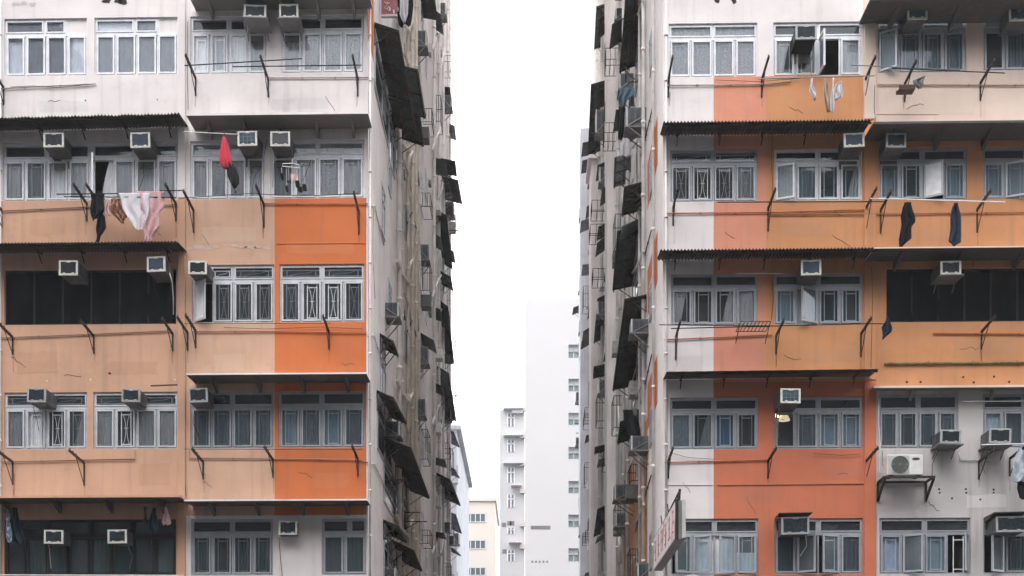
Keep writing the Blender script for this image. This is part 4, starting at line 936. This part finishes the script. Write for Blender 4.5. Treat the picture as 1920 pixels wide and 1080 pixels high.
# left wall
for px, r, m in ((742,.07,PIPEW),(760,.05,PIPEO),(768,.06,PIPEO),(776,.05,PIPEO),(783,.035,PIPEO),(810,.06,PIPEW),(819,.06,PIPEW),(828,.05,PIPEW),(751,.03,PIPEO)): drain(left_block, XL, 1, px, r, m)
LW = [
 ((748,57),(771,194),.6,'big black awning just below the dull red sign in the alley mouth',.2,DARKAW),
 ((772,196),(782,250),.62,'black awning tucked straight under the big black one in the alley',.2,DARKAW),
 ((784,130),(799,221),.75,'slate grey awning standing out behind the big black one in the alley',.2,GREYAW),
 ((788,215),(795,274),.7,'dark awning with a bright sky edge below the slate grey one',.25,DARKAW),
 ((854,302),(857,330),.75,'ragged black awning against the sky on the far end of the pipe wall',.15,DARKAW),
 ((859,338),(867,382),.75,'black awning against the sky under the ragged one',.2,DARKAW),
 ((838,405),(849,505),.45,'long dark awning on the pipe wall below the sky-lined black one',.3,DARKAW),
 ((846,520),(850,545),.5,'small dark awning above the far cream building side of the pipe wall',.3,GREYAW),
 ((840,575),(852,682),.4,'long green-black awning at mid height on the far pipe wall',.3,DARKAW),
 ((842,700),(856,790),.5,'dark awning edged by sky above the bluish building',.3,GREYAW),
 ((738,746),(763,794),.42,'rounded black awning beside the corner above the cage-like air conditioner',.18,DARKAW),
 ((771,840),(806,934),.72,'very long black awning low on the pipe wall in the alley',.3,DARKAW),
 ((749,988),(763,1016),.42,'short black awning low at the block\'s corner in the alley',.18,DARKAW),
 ((777,1033),(792,1070),.62,'lowest black awning on the pipe wall in the alley',.3,DARKAW),
 ((845,900),(864,948),.6,'green-black awning in front of the bluish building',.3,DARKAW),
 ((738,640),(748,668),.35,'folded grey awning beneath the cage-mounted air conditioner',.2,GREYAW),
]
for p1, p2, out, lab, rise, m in LW:
    t, ya, yb, z = side_awning(XL, 1, p1, p2, out, lab, rise, m)
    side_window(left_block, XL, 1, ya+.1, min(yb-.1, 24.9) if yb < 24.9 else yb-.1, z-1.3, z-.1) if yb < 24.8 else None
side_window(left_block, XL, 1, ySide(714), ySide(721), S(717, 440, XL).z, S(717, 350, XL).z)
side_window(left_block, XL, 1, ySide(716), ySide(722), S(717, 190, XL).z-.3, S(717, 130, XL).z)
for (x0,y0,x1,y1,lab,dark) in (
 (722,567,748,592,'white air conditioner on a long shelf near the orange corner of the alley',False),(722,790,750,815,'white air conditioner under the rounded black awning',False),
 (779,57,800,85,'grey air conditioner with an open frame high above the slate awning',False),(830,178,847,200,'air conditioner sticking out against the sky high on the pipe wall',False),
 (822,5,836,26,'air conditioner at the very top of the pipe wall',False),(831,330,846,360,'air conditioner boxed beneath the ragged black awning',False),
 (836,378,851,402,'air conditioner below the sky-lined black awning',False),(786,650,803,680,'black air conditioner on a braced frame halfway along the pipe wall',True),
 (788,458,804,486,'black boxed air conditioner beside tangled pipes on the stained wall',True),(780,748,797,778,'broken dark air conditioner box on the stained wall',True),
 (832,770,846,786,'small white air conditioner at the sky edge above the bluish building',False),(832,912,844,930,'small green-grey air conditioner in front of the bluish building',False),(833,620,840,634,'small air conditioner above the green-black awning of the pipe wall',False),
 (720,1066,742,1085,'air conditioner at the very bottom beneath the short corner awning',False)):
    side_ac(XL, 1, x0, y0, x1, y1, lab, dark=dark)
for (x0,y0,x1,y1,lab) in ((832,104,855,135,'wire cage frame standing out against the sky high on the pipe wall'),(836,542,855,563,'wire cage frame against the sky at mid height of the pipe wall')): cage(XL, 1, x0, y0, x1, y1, lab, L=.5, m=STEEL)
# slim poles sticking out of the left wall
for i, (x, y, l, lab) in enumerate(((838,432,.8,'rod poking into the sky above the other bare rod'),(842,482,.8,'rod poking into the sky below the other bare rod'),(722,900,.55,'black rod rack beside the orange parapet in the alley'),(756,978,.7,'long black rod between two low black awnings'),(756,961,.5,'short black rod above the long one between low awnings'),(843,742,.5,'short rod poking into the sky above the bluish building'))):
    a = S(x, y, XL); q = MB(); q.bar(a+Vector((0,0,0)), a+Vector((l,0,0)), .03, .03, IRON); q.bar(a+Vector((.0,0,-.25)), a+Vector((l*.6,0,-.02)), .02, .02, IRON); tag(q.build('drying_rod'), lab, 'rod')
# laundry in the alley, left
def side_cloth(x, sgn, X, px, rows, m, name, label, off=.5):
    y = S(px, 600, X).y; return drape(rows, y, m, name, label, folds=2, amp=.04)
side_cloth(0, 1, XL, 735, [(-20,748,768),(10,749,767),(28,751,764),(42,755,759)], CW, 'cloth', 'white cloth hung to a point beside the dull red alley sign')
side_cloth(0, 1, XL, 738, [(-20,742,776),(10,744,776),(26,746,772),(48,748,770)], CB, 'garment', 'black garment behind the white pointed cloth in the alley mouth')
# extra block further along on each side of the alley
def slab_block(name, label, x0, x1, y0, y1, h, m, cat='building'):
    t = thing(name, ((x0+x1)/2, y0, 0), label, cat); q = MB(); q.box((x0, y0, 0), (x1, y1, h), m); part(q, 'wall', t); return t
lb2 = slab_block('apartment_block', 'grey-white block with vertical drainpipes standing behind the beige and orange one', XL-12, XL-.02, 25.05, 33.0, 48, WHITE2)
for px, r in ((836,.06),(840,.05)): drain(lb2, XL-.02, 1, px, r, PIPEW)
# right wall piers and further blocks
RW = [
 ((1177,-60),(1161,137),.47,'huge dark awning hanging from the top edge on the right alley wall',.2,DARKAW),
 ((1170,350),(1165,405),.55,'black awning with a pale pipe across it under the jeans',.14,DARKAW),
 ((1157,433),(1148,546),.6,'tall black awning with a ragged lower edge on the right alley wall',.12,DARKAW),
 ((1171,561),(1148,732),.58,'longest black awning behind the white air conditioner on the right wall',.12,DARKAW),
 ((1163,790),(1157,832),.55,'black awning draped with dark laundry on the right alley wall',.15,DARKAW),
 ((1152,160+135),(1150,352),.5,'small dark grey awning below the white box on the right wall',.15,GREYAW),
]
for p1, p2, out, lab, rise, m in RW:
    t, ya, yb, z = side_awning(XR, -1, p1, p2, out, lab, rise, m, sides=False)
    side_window(right_block, XR, -1, ya+.1, yb-.1, z-1.3, z-.05)
for (x0,y0,x1,y1,lab) in (
 (1174,201,1212,235,'white air conditioner on a deep shelf below the jeans'),(1183,598,1216,622,'white air conditioner in front of the longest black awning'),
 (1183,817,1216,842,'white air conditioner on a dark shelf below the dark laundry'),(1152,908,1190,935,'grey air conditioner with four slots beside the brown-orange wall'),
 (1161,137,1188,165,'caged white air conditioner straight above the jeans'),(1154,962,1175,985,'small air conditioner below the four-slot one'),(1195,1056,1216,1085,'grey air conditioner at the very bottom next to the brown-orange wall')):
    side_ac(XR, -1, x0, y0, x1, y1, lab)
side_cloth(0, -1, XR, 1205, [(165,1161,1190),(178,1160,1190),(186,1160,1176),(199,1160,1172)], cloth('denim', (.10,.15,.2), .1), 'jeans', 'blue jeans hanging below the caged air conditioner')
side_cloth(0, -1, XR, 1204, [(170,1176,1190),(186,1178,1190),(200,1180,1190)], MATS['denim'], 'jeans', 'second leg pair of blue jeans next to the shelf air conditioner')
side_cloth(0, -1, XR, 1200, [(198,1160,1172),(240,1158,1172),(262,1160,1168)], CB, 'garment', 'black garment hanging under the jeans on the right wall')
side_cloth(0, -1, XR, 1206, [(768,1168,1198),(790,1168,1199),(812,1176,1200),(826,1184,1200)], CB, 'garment', 'dark laundry bundle above the dark-shelf air conditioner')
side_cloth(0, -1, XR, 1207, [(765,1184,1194),(772,1186,1195),(779,1188,1194)], CGY, 'cloth', 'grey cloth pinned on top of the dark laundry bundle')
side_cloth(0, -1, XR, 1200, [(258,1165,1180),(275,1162,1184),(293,1164,1186)], CW, 'cloth', 'bunched white cloth under the deep shelf air conditioner')
for px, r, m in ((1212,.05,PIPEW),(1204,.04,PIPEW),(1230,.035,PIPEW),(1182,.06,PIPEW),(1173,.045,PIPEW),(1163,.06,PIPEW)): drain(right_block, XR, -1, px, r, m)
def pier(bld, x0, x1, px_wall, h, m, ly=.6):
    y = S(px_wall, 600, XR).y; k = (y+D)/F; xa = W(x0, 600, y).x; xb = XR-.004; q = MB(); q.box((xa, y, 0), (xb, y+ly, h), m); return bpart(q, 'pier', bld), xa, y
pier(right_block, 1138, 1150, 1158, H-.2, WHITE2, 1.0)
rb2 = slab_block('apartment_block', 'white block with stacked balconies and wire cages behind the orange one', XR-.02, XR+12, 24.05, 41.0, 52, WHITE2)
def rpart_pier(x0, y, h, m, ly, z0=0):
    xa = W(x0, 600, y).x; q = MB(); q.box((xa, y, z0), (XR-.03, y+ly, h), m); bpart(q, 'balcony_stack', rb2); return xa
xa1 = rpart_pier(1109, 25.5, W(1109, 300, 25.5).z, WHITE, 2.2)
xa2 = rpart_pier(1088, 36.0, W(1100, 240, 36).z, BLUEW, 2.0)
q = MB(); zc = W(1109, 300, 25.5).z; q.box((xa1-.15, 25.3, zc), (XR-.04, 27.8, zc+.15), WHITE2); bpart(q, 'coping', rb2)
XB = xa1; XB2 = xa2
RA = [
 (XR-.03,24.6,(1118,12),(1114,92),.36,'grey awning jutting into the sky at the top of the white balcony block',.1,GREYAW),
 (XR-.03,26,(1108,158),(1102,290),.57,'dark green awning over the white balcony stack',.15,DARKAW),
 (XR,0,(1120,560),(1113,643),.4,'dark awning with a small air conditioner halfway down the balcony block',.2,DARKAW),
 (XR,0,(1113,687),(1112,710),.5,'small black awning between two wire racks on the balcony block',.1,DARKAW),
 (XR,0,(1115,838),(1114,852),.45,'narrow black awning above a pale pipe on the balcony block',.1,DARKAW),
 (XR,0,(1120,955),(1113,1006),.42,'black awning low on the balcony block',.2,DARKAW),
 (XR,0,(1122,425),(1119,450),.35,'grey awning beside the middle wire cage',.15,GREYAW),
 (XR,0,(1091,832),(1087,866),.36,'black awning in front of the white tower windows, upper one',.2,DARKAW),
 (XR,0,(1090,890),(1089,950),.36,'long dark awning in front of the white tower windows, lower one',.2,DARKAW),
 (XR,0,(1075,577),(1073,590),.5,'small dark awning against the white tower near its top',.2,DARKAW),
 (XR,0,(1088,445),(1086,484),.42,'slate awning on the blue-grey balcony stack against the sky',.1,GREYAW),
]
for X, _, p1, p2, out, lab, rise, m in RA: side_awning(X, -1, p1, p2, out, lab, rise, m)
for (x0,y0,x1,y1,lab,L) in ((1110,375,1138,396,'wire cage on the white balcony stack, upper of three',.9),(1107,420,1135,441,'wire cage on the white balcony stack, middle of three',.9),(1112,503,1138,524,'wire cage on the white balcony stack, lower of three',.9),
 (1133,230,1160,265,'empty wire cage under the white box near the sky',.7),(1136,90,1162,122,'wire cage holding dark pots above the dark green awning',.7)):
    cage(XR-.03, -1, x0, y0, max(x1, 1142), y1, lab, L)
for (x0,y0,x1,y1,lab) in ((1117,205,1138,248,'grey boxed air conditioner in front of the dark green awning'),(1120,565,1138,588,'white air conditioner under the dark mid awning of the balcony block'),(1138,170,1156,188,'white air conditioner left of the jeans'),(1154,15,1168,35,'white air conditioner near the top beside the huge dark awning'),(1122,712,1138,736,'dark air conditioner below the small black awning'),(1124,313,1138,340,'dark framed air conditioner at the cap of the balcony stack')):
    side_ac(XR, -1, x0, y0, max(x1, 1141), y1, lab, tray=True)
for (x0,y0,x1,y1,lab) in ((1086,390,1104,408,'grey air conditioner on the blue-grey stack, top one'),(1085,520,1103,545,'grey air conditioner on the blue-grey stack below the slate awning'),(1086,600,1104,622,'grey air conditioner on the blue-grey stack level with the first tower window'),(1080,735,1098,752,'dark air conditioner between two tower windows'),(1088,645,1104,668,'air conditioner beside the second tower window'),(1080,820,1094,834,'dark small air conditioner above the tower-side black awning'),(1086,985,1104,1003,'cluttered air conditioner beside the lowest tower windows')):
    side_ac(XR, -1, x0, y0, max(x1, 1101), y1, lab, tray=True, dark='dark' in lab)
for px in (1141, 1133, 1128, 1124): drain(rb2, XR-.02, -1, px, .06, PIPEW)
for i, (x, y, lab) in enumerate(((1082,664,'thin rod in front of the second tower window'),(1078,794,'thin rod between the third and fourth tower windows'),(1078,580,'thin rod poking past the tower top'),(1080,812,'thin rod above the tower-side black awning'))):
    a = S(1101, y, XR); l = (1101-x)*(a.y+D)/F; q = MB(); q.bar(a, a-Vector((l,0,0)), .035, .035, IRON); q.bar(a-Vector((l*.5,0,.35)), a-Vector((l*.5,0,-.1)), .03, .03, IRON); tag(q.build('drying_rod'), lab, 'rod')
storeys(left_block, XL, 1, (14.6, 20.5)); storeys(lb2, XL-.02, 1, (26.5, 29.6))
storeys(right_block, XR, -1, (6.0, 11.5, 16.5, 21.0)); storeys(rb2, XR-.02, -1, (28.5, 31.5, 34.0, 38.6))
# left further bluish block
yb = 44.0
lb3 = thing('apartment_block', (W(840, 900, yb).x, yb, 0), 'low bluish block with sloping awnings at the end of the pipe wall', 'building')
q = MB(); xe = W(856, 900, yb).x; zt = W(850, 806, yb).z; q.box((xe-9, yb, 0), (xe, yb+16, zt), BLUEW); part(q, 'wall', lb3)
q = MB(); q.box((xe-9, yb-.1, zt), (xe+.25, yb+16, zt+.25), BLUEW); part(q, 'coping', lb3)
q = MB()
for k in range(6): q.box((xe-.9, yb-.5, 2+k*3.0), (xe+.1, yb-.01, 3.0+k*3.0), BLUEW)
part(q, 'balcony', lb3)
for i, (p1, p2) in enumerate((((851,810),(862,838)), ((853,880),(862,896)), ((855,965),(866,1000)), ((853,1030),(865,1042)))):
    side_awning(xe-.01, 1, p1, p2, .55, ('sloping slate awning at the roof of the bluish block','sloping slate awning one storey below the roof of the bluish block','sloping dark awning at mid height of the bluish block','lowest sloping awning of the bluish block')[i], .25, BLUEAW)
side_ac(xe-.01, 1, 851, 1000, 861, 1020, 'pale air conditioner on the bluish block between two awnings', tray=True)

# ------------------------------------------------------------------ far buildings
Yt = 80.0
tw = thing('tower_block', (W(1040, 900, Yt).x, Yt, 0), 'tall plain white tower with one column of windows closing the alley', 'building')
xa, xb, zt = W(984, 900, Yt).x, W(1150, 900, Yt).x, W(1030, 560, Yt).z
cols = [W(x, 900, Yt).x for x in (1066, 1086)]; rows = [(646, 672), (710, 735), (774, 798), (838, 862), (902, 926), (965, 990), (1028, 1054), (582, 608)]
OP = [(cols[0], cols[1], W(1070, b, Yt).z, W(1070, a, Yt).z) for a, b in rows if a > 600]
q = MB(); wall_grid(q, (xa, xb), (0, zt), cols, [z for o in OP for z in o[2:]], lambda u, v: FARW, lambda u, v: any(in_rect(o, u, v) for o in OP), lambda u, v, d: Vector((u, Yt+d, v)), .4)
q.quad([(xa,Yt,0),(xa,Yt+15,0),(xa,Yt+15,zt),(xa,Yt,zt)], FARW); q.quad([(xb,Yt,0),(xb,Yt+15,0),(xb,Yt+15,zt),(xb,Yt,zt)], FARW); q.quad([(xa,Yt,zt),(xb,Yt,zt),(xb,Yt+15,zt),(xa,Yt+15,zt)], FARW)
part(q, 'wall', tw)
GP = solid('greenish_pane', (.16,.21,.20), .2, var=.2, vs=1); GB = solid('pale_blind_far', (.5,.54,.53), .6)
for o in OP:
    m = MB(); w_ = o[1]-o[0]; h_ = o[3]-o[2]
    for p, r in (((o[0],o[2]),(o[1],o[2]+.12)), ((o[0],o[3]-.1),(o[1],o[3])), ((o[0],o[2]+h_*.55),(o[1],o[2]+h_*.63)), ((o[0]+w_*.46,o[2]),(o[0]+w_*.54,o[3]))): m.box((p[0], Yt+.25, p[1]), (r[0], Yt+.33, r[1]), FG)
    w_ob = part(m, 'window', tw); pn = MB(); pn.quad([(o[0],Yt+.36,o[2]),(o[1],Yt+.36,o[2]),(o[1],Yt+.36,o[2]+h_*.6),(o[0],Yt+.36,o[2]+h_*.6)], GP); pn.quad([(o[0],Yt+.36,o[2]+h_*.6),(o[1],Yt+.36,o[2]+h_*.6),(o[1],Yt+.36,o[3]),(o[0],Yt+.36,o[3])], GB); pn.build('pane', w_ob, shift=tw.location)
VD = solid('vent_dark', (.16,.14,.15), .8)
for n_, py, x0, st_, sz in ((7, 989, 998, 5.2, .16), (5, 1053, 998, 7, .09)):
    for i in range(n_):
        p = W(x0+i*st_, py, Yt); m = MB(); m.box((p.x-sz*.8, Yt-.02, p.z-sz), (p.x+sz*.8, Yt-.004, p.z+sz*.9), VD); part(m, 'vent', tw)
Ym = 108.0
mid = thing('tower_block', (W(958, 900, Ym).x, Ym, 0), 'slim white block with a single column of hooded windows beside the plain tower', 'building')
xa, xb, zt = W(937, 900, Ym).x, W(983, 900, Ym).x, W(958, 768, Ym).z
q = MB(); q.box((xa, Ym, 0), (xb, Ym+14, zt), FARW); part(q, 'wall', mid)
q = MB(); q.box((xa+1.3, Ym-.6, zt-.5), (xb-.1, Ym-.01, zt), FARW); q.box((xb-.9, Ym-.3, zt), (xb-.2, Ym+1, zt+.7), GREYW); part(q, 'coping', mid)
q = MB(); q.box((xa-.05, Ym-.05, 0), (xa+.12, Ym-.004, zt-.2), BLUEW); part(q, 'corner_pipe', mid)
for i, (y0, y1, hood) in enumerate(((775,800,True),(825,848,True),(877,905,True),(928,952,False),(990,1001,False),(1032,1052,False))):
    p, r = W(951, y1, Ym), W(965, y0, Ym); m = MB(); fxw = r.x-p.x
    for aa, bb in (((p.x,p.z),(p.x+.1,r.z)), ((r.x-.1,p.z),(r.x,r.z)), ((p.x+fxw/2-.06,p.z),(p.x+fxw/2+.06,r.z)), ((p.x+.1,p.z+.65*(r.z-p.z)),(r.x-.1,p.z+.72*(r.z-p.z)))): m.box((aa[0], Ym-.08, aa[1]), (bb[0], Ym-.004, bb[1]), FW)
    wo = part(m, 'window', mid); pn = MB(); pn.quad([(p.x,Ym-.02,p.z),(r.x,Ym-.02,p.z),(r.x,Ym-.02,r.z),(p.x,Ym-.02,r.z)], solid('far_pane', (.14,.15,.17), .3)); pn.build('pane', wo, shift=mid.location)
    if hood: m = MB(); m.box((p.x-.4, Ym-.9, r.z+.3), (r.x+.9, Ym-.01, r.z+.45), BLUEW); part(m, 'hood', mid)
    m = MB(); m.box((r.x+.55, Ym-.55, r.z+.1), (r.x+1.15, Ym-.01, r.z+.55), GREYW); part(m, 'air_conditioner_box', mid)
q = MB(); z = W(955, 908, Ym).z; q.box((xa+1.2, Ym-1.0, z-.3), (xb-.3, Ym-.01, z-.1), GREYW)
for k in range(8): q.bar((xa+1.3+k*.35, Ym-.95, z-.1), (xa+1.3+k*.35, Ym-.95, z+.5), .05, .05, FG)
part(q, 'balcony', mid); q = MB(); z = W(955, 1020, Ym).z; q.box((xa+1.0, Ym-1.0, z), (xb-.3, Ym-.01, z+.15), GREYW)
part(q, 'balcony', mid)
for (x, y) in ((945,984),(946,1034),(955,981),(960,981)): p = W(x, y, Ym); m = MB(); m.box((p.x-.22, Ym-.04, p.z-.22), (p.x+.22, Ym-.004, p.z+.22), VD); part(m, 'vent', mid)
Yc = 135.0
cr = thing('low_block', (W(895, 1000, Yc).x, Yc, 0), 'cream low-rise with wide dark windows in a stack at the end of the alley', 'building')
xa, xb, zt = W(800, 900, Yc).x, W(928, 900, Yc).x, W(895, 940, Yc).z
wn = [(873, 910, 964, 978), (873, 910, 1014, 1028), (873, 910, 1065, 1078)]
q = MB(); q.box((xa, Yc, 0), (xb, Yc+18, zt), FARC); part(q, 'wall', cr)
q = MB(); q.box((xa, Yc-.3, zt), (xb+.2, Yc+18, zt+.4), FARC); part(q, 'coping', cr)
for (x0, x1, y0, y1) in wn:
    p, r = W(x0, y1, Yc), W(x1, y0, Yc); m = MB(); m.box((p.x-.1, Yc-.1, p.z-.1), (r.x+.1, Yc-.06, p.z), FG); m.box((p.x-.1, Yc-.1, r.z), (r.x+.1, Yc-.06, r.z+.1), FG)
    for k in range(5): xx = p.x+(r.x-p.x)*k/4; m.box((xx-.06, Yc-.08, p.z), (xx+.06, Yc-.005, r.z), FG)
    wo = part(m, 'window', cr); pn = MB(); pn.quad([(p.x,Yc-.03,p.z),(r.x,Yc-.03,p.z),(r.x,Yc-.03,r.z),(p.x,Yc-.03,r.z)], solid('far_dark_pane', (.05,.065,.07), .25)); pn.build('pane', wo, shift=cr.location)

# the row across the street, behind the camera: it shades the lower storeys
for i, (x0, x1, h) in enumerate(((-150, -27, 44), (-26.5, -3.5, 33), (-3, 24, 32), (24.5, 150, 44))):
    slab_block('street_block', ('plain block across the street at the far end','plain tall block across the street','plain block across the street facing the alley','plain low block across the street')[i], x0, x1, -56, -38, h, solid('dark_street_wall', (.07,.072,.075), .9))
# ------------------------------------------------------------------ ground
q = MB(); q.quad([(-190,-110,0),(190,-110,0),(190,240,0),(-190,240,0)], solid('concrete_ground', (.045,.045,.044), .9, var=.2, vs=.4)); structure(q.build('ground'))
q = MB(); q.quad([(-189,-17,.004),(189,-17,.004),(189,-3,.004),(-189,-3,.004)], solid('asphalt', (.05,.05,.052), .85, var=.25, vs=3)); structure(q.build('road'))
q = MB(); q.box((-189,-3,.0), (XL+.0,-.3,.13), solid('paving', (.08,.078,.075), .9, var=.2, vs=1.5)); q.box((XR,-3,.0), (189,-.3,.13), MATS['paving']); structure(q.build('pavement'))

m, nt, ns, ls = newmat('haze_air'); v = ns.new('ShaderNodeVolumePrincipled'); v.inputs['Density'].default_value = HAZE; v.inputs['Color'].default_value = (.97,.98,1,1); v.inputs['Anisotropy'].default_value = .2
o = ns.new('ShaderNodeOutputMaterial'); ls.new(v.outputs[0], o.inputs['Volume'])
q = MB(); q.box((-195,-115,-1), (195,245,57), m); hz = q.build('haze'); hz['kind'] = 'stuff'

# ------------------------------------------------------------------ camera, light
cam = bpy.data.cameras.new('Camera'); co = bpy.data.objects.new('Camera', cam); COL.objects.link(co)
cam.sensor_fit = 'HORIZONTAL'; cam.sensor_width = 36; cam.lens = F/1920*36; cam.clip_end = 2000; cam.clip_start = .1
cam.shift_x = (960-UX)/1920; cam.shift_y = (HY-540)/1920
co.location = (0, -D, CH); co.rotation_euler = (radians(90), 0, YAW); SC.camera = co
w = bpy.data.worlds.new('World'); SC.world = w; w.use_nodes = True; nt = w.node_tree; nt.nodes.clear()
sky = nt.nodes.new('ShaderNodeTexSky'); sky.sky_type = 'NISHITA'; sky.sun_disc = False; sky.sun_elevation = radians(58); sky.sun_rotation = radians(200)
sky.dust_density = 5; sky.air_density = 1.5; sky.ozone_density = 1
hsv = nt.nodes.new('ShaderNodeHueSaturation'); hsv.inputs['Saturation'].default_value = .06; hsv.inputs['Value'].default_value = 1.0
ov = nt.nodes.new('ShaderNodeMix'); ov.data_type = 'RGBA'; ov.inputs[0].default_value = .82; ov.inputs[7].default_value = (10.6, 10.6, 10.9, 1)   # even cloud cover over the clear-sky model
bg = nt.nodes.new('ShaderNodeBackground'); bg.inputs[1].default_value = .15; out = nt.nodes.new('ShaderNodeOutputWorld')
nt.links.new(sky.outputs[0], hsv.inputs['Color']); nt.links.new(hsv.outputs[0], ov.inputs[6]); nt.links.new(ov.outputs[2], bg.inputs[0]); nt.links.new(bg.outputs[0], out.inputs[0])
sun = bpy.data.lights.new('Sun', 'SUN'); sun.energy = .5; sun.angle = radians(40); sun.color = (1, .96, .92); so = bpy.data.objects.new('Sun', sun); COL.objects.link(so)
so.rotation_euler = (radians(32), 0, radians(-20)); so.location = (-5, -20, 40)
SC.view_settings.view_transform = 'Standard'; SC.view_settings.look = 'None'; SC.view_settings.exposure = 1.22; SC.view_settings.gamma = 1
SC.render.engine = 'CYCLES'; SC.cycles.max_bounces = 8; SC.cycles.transparent_max_bounces = 12; SC.cycles.use_denoising = True
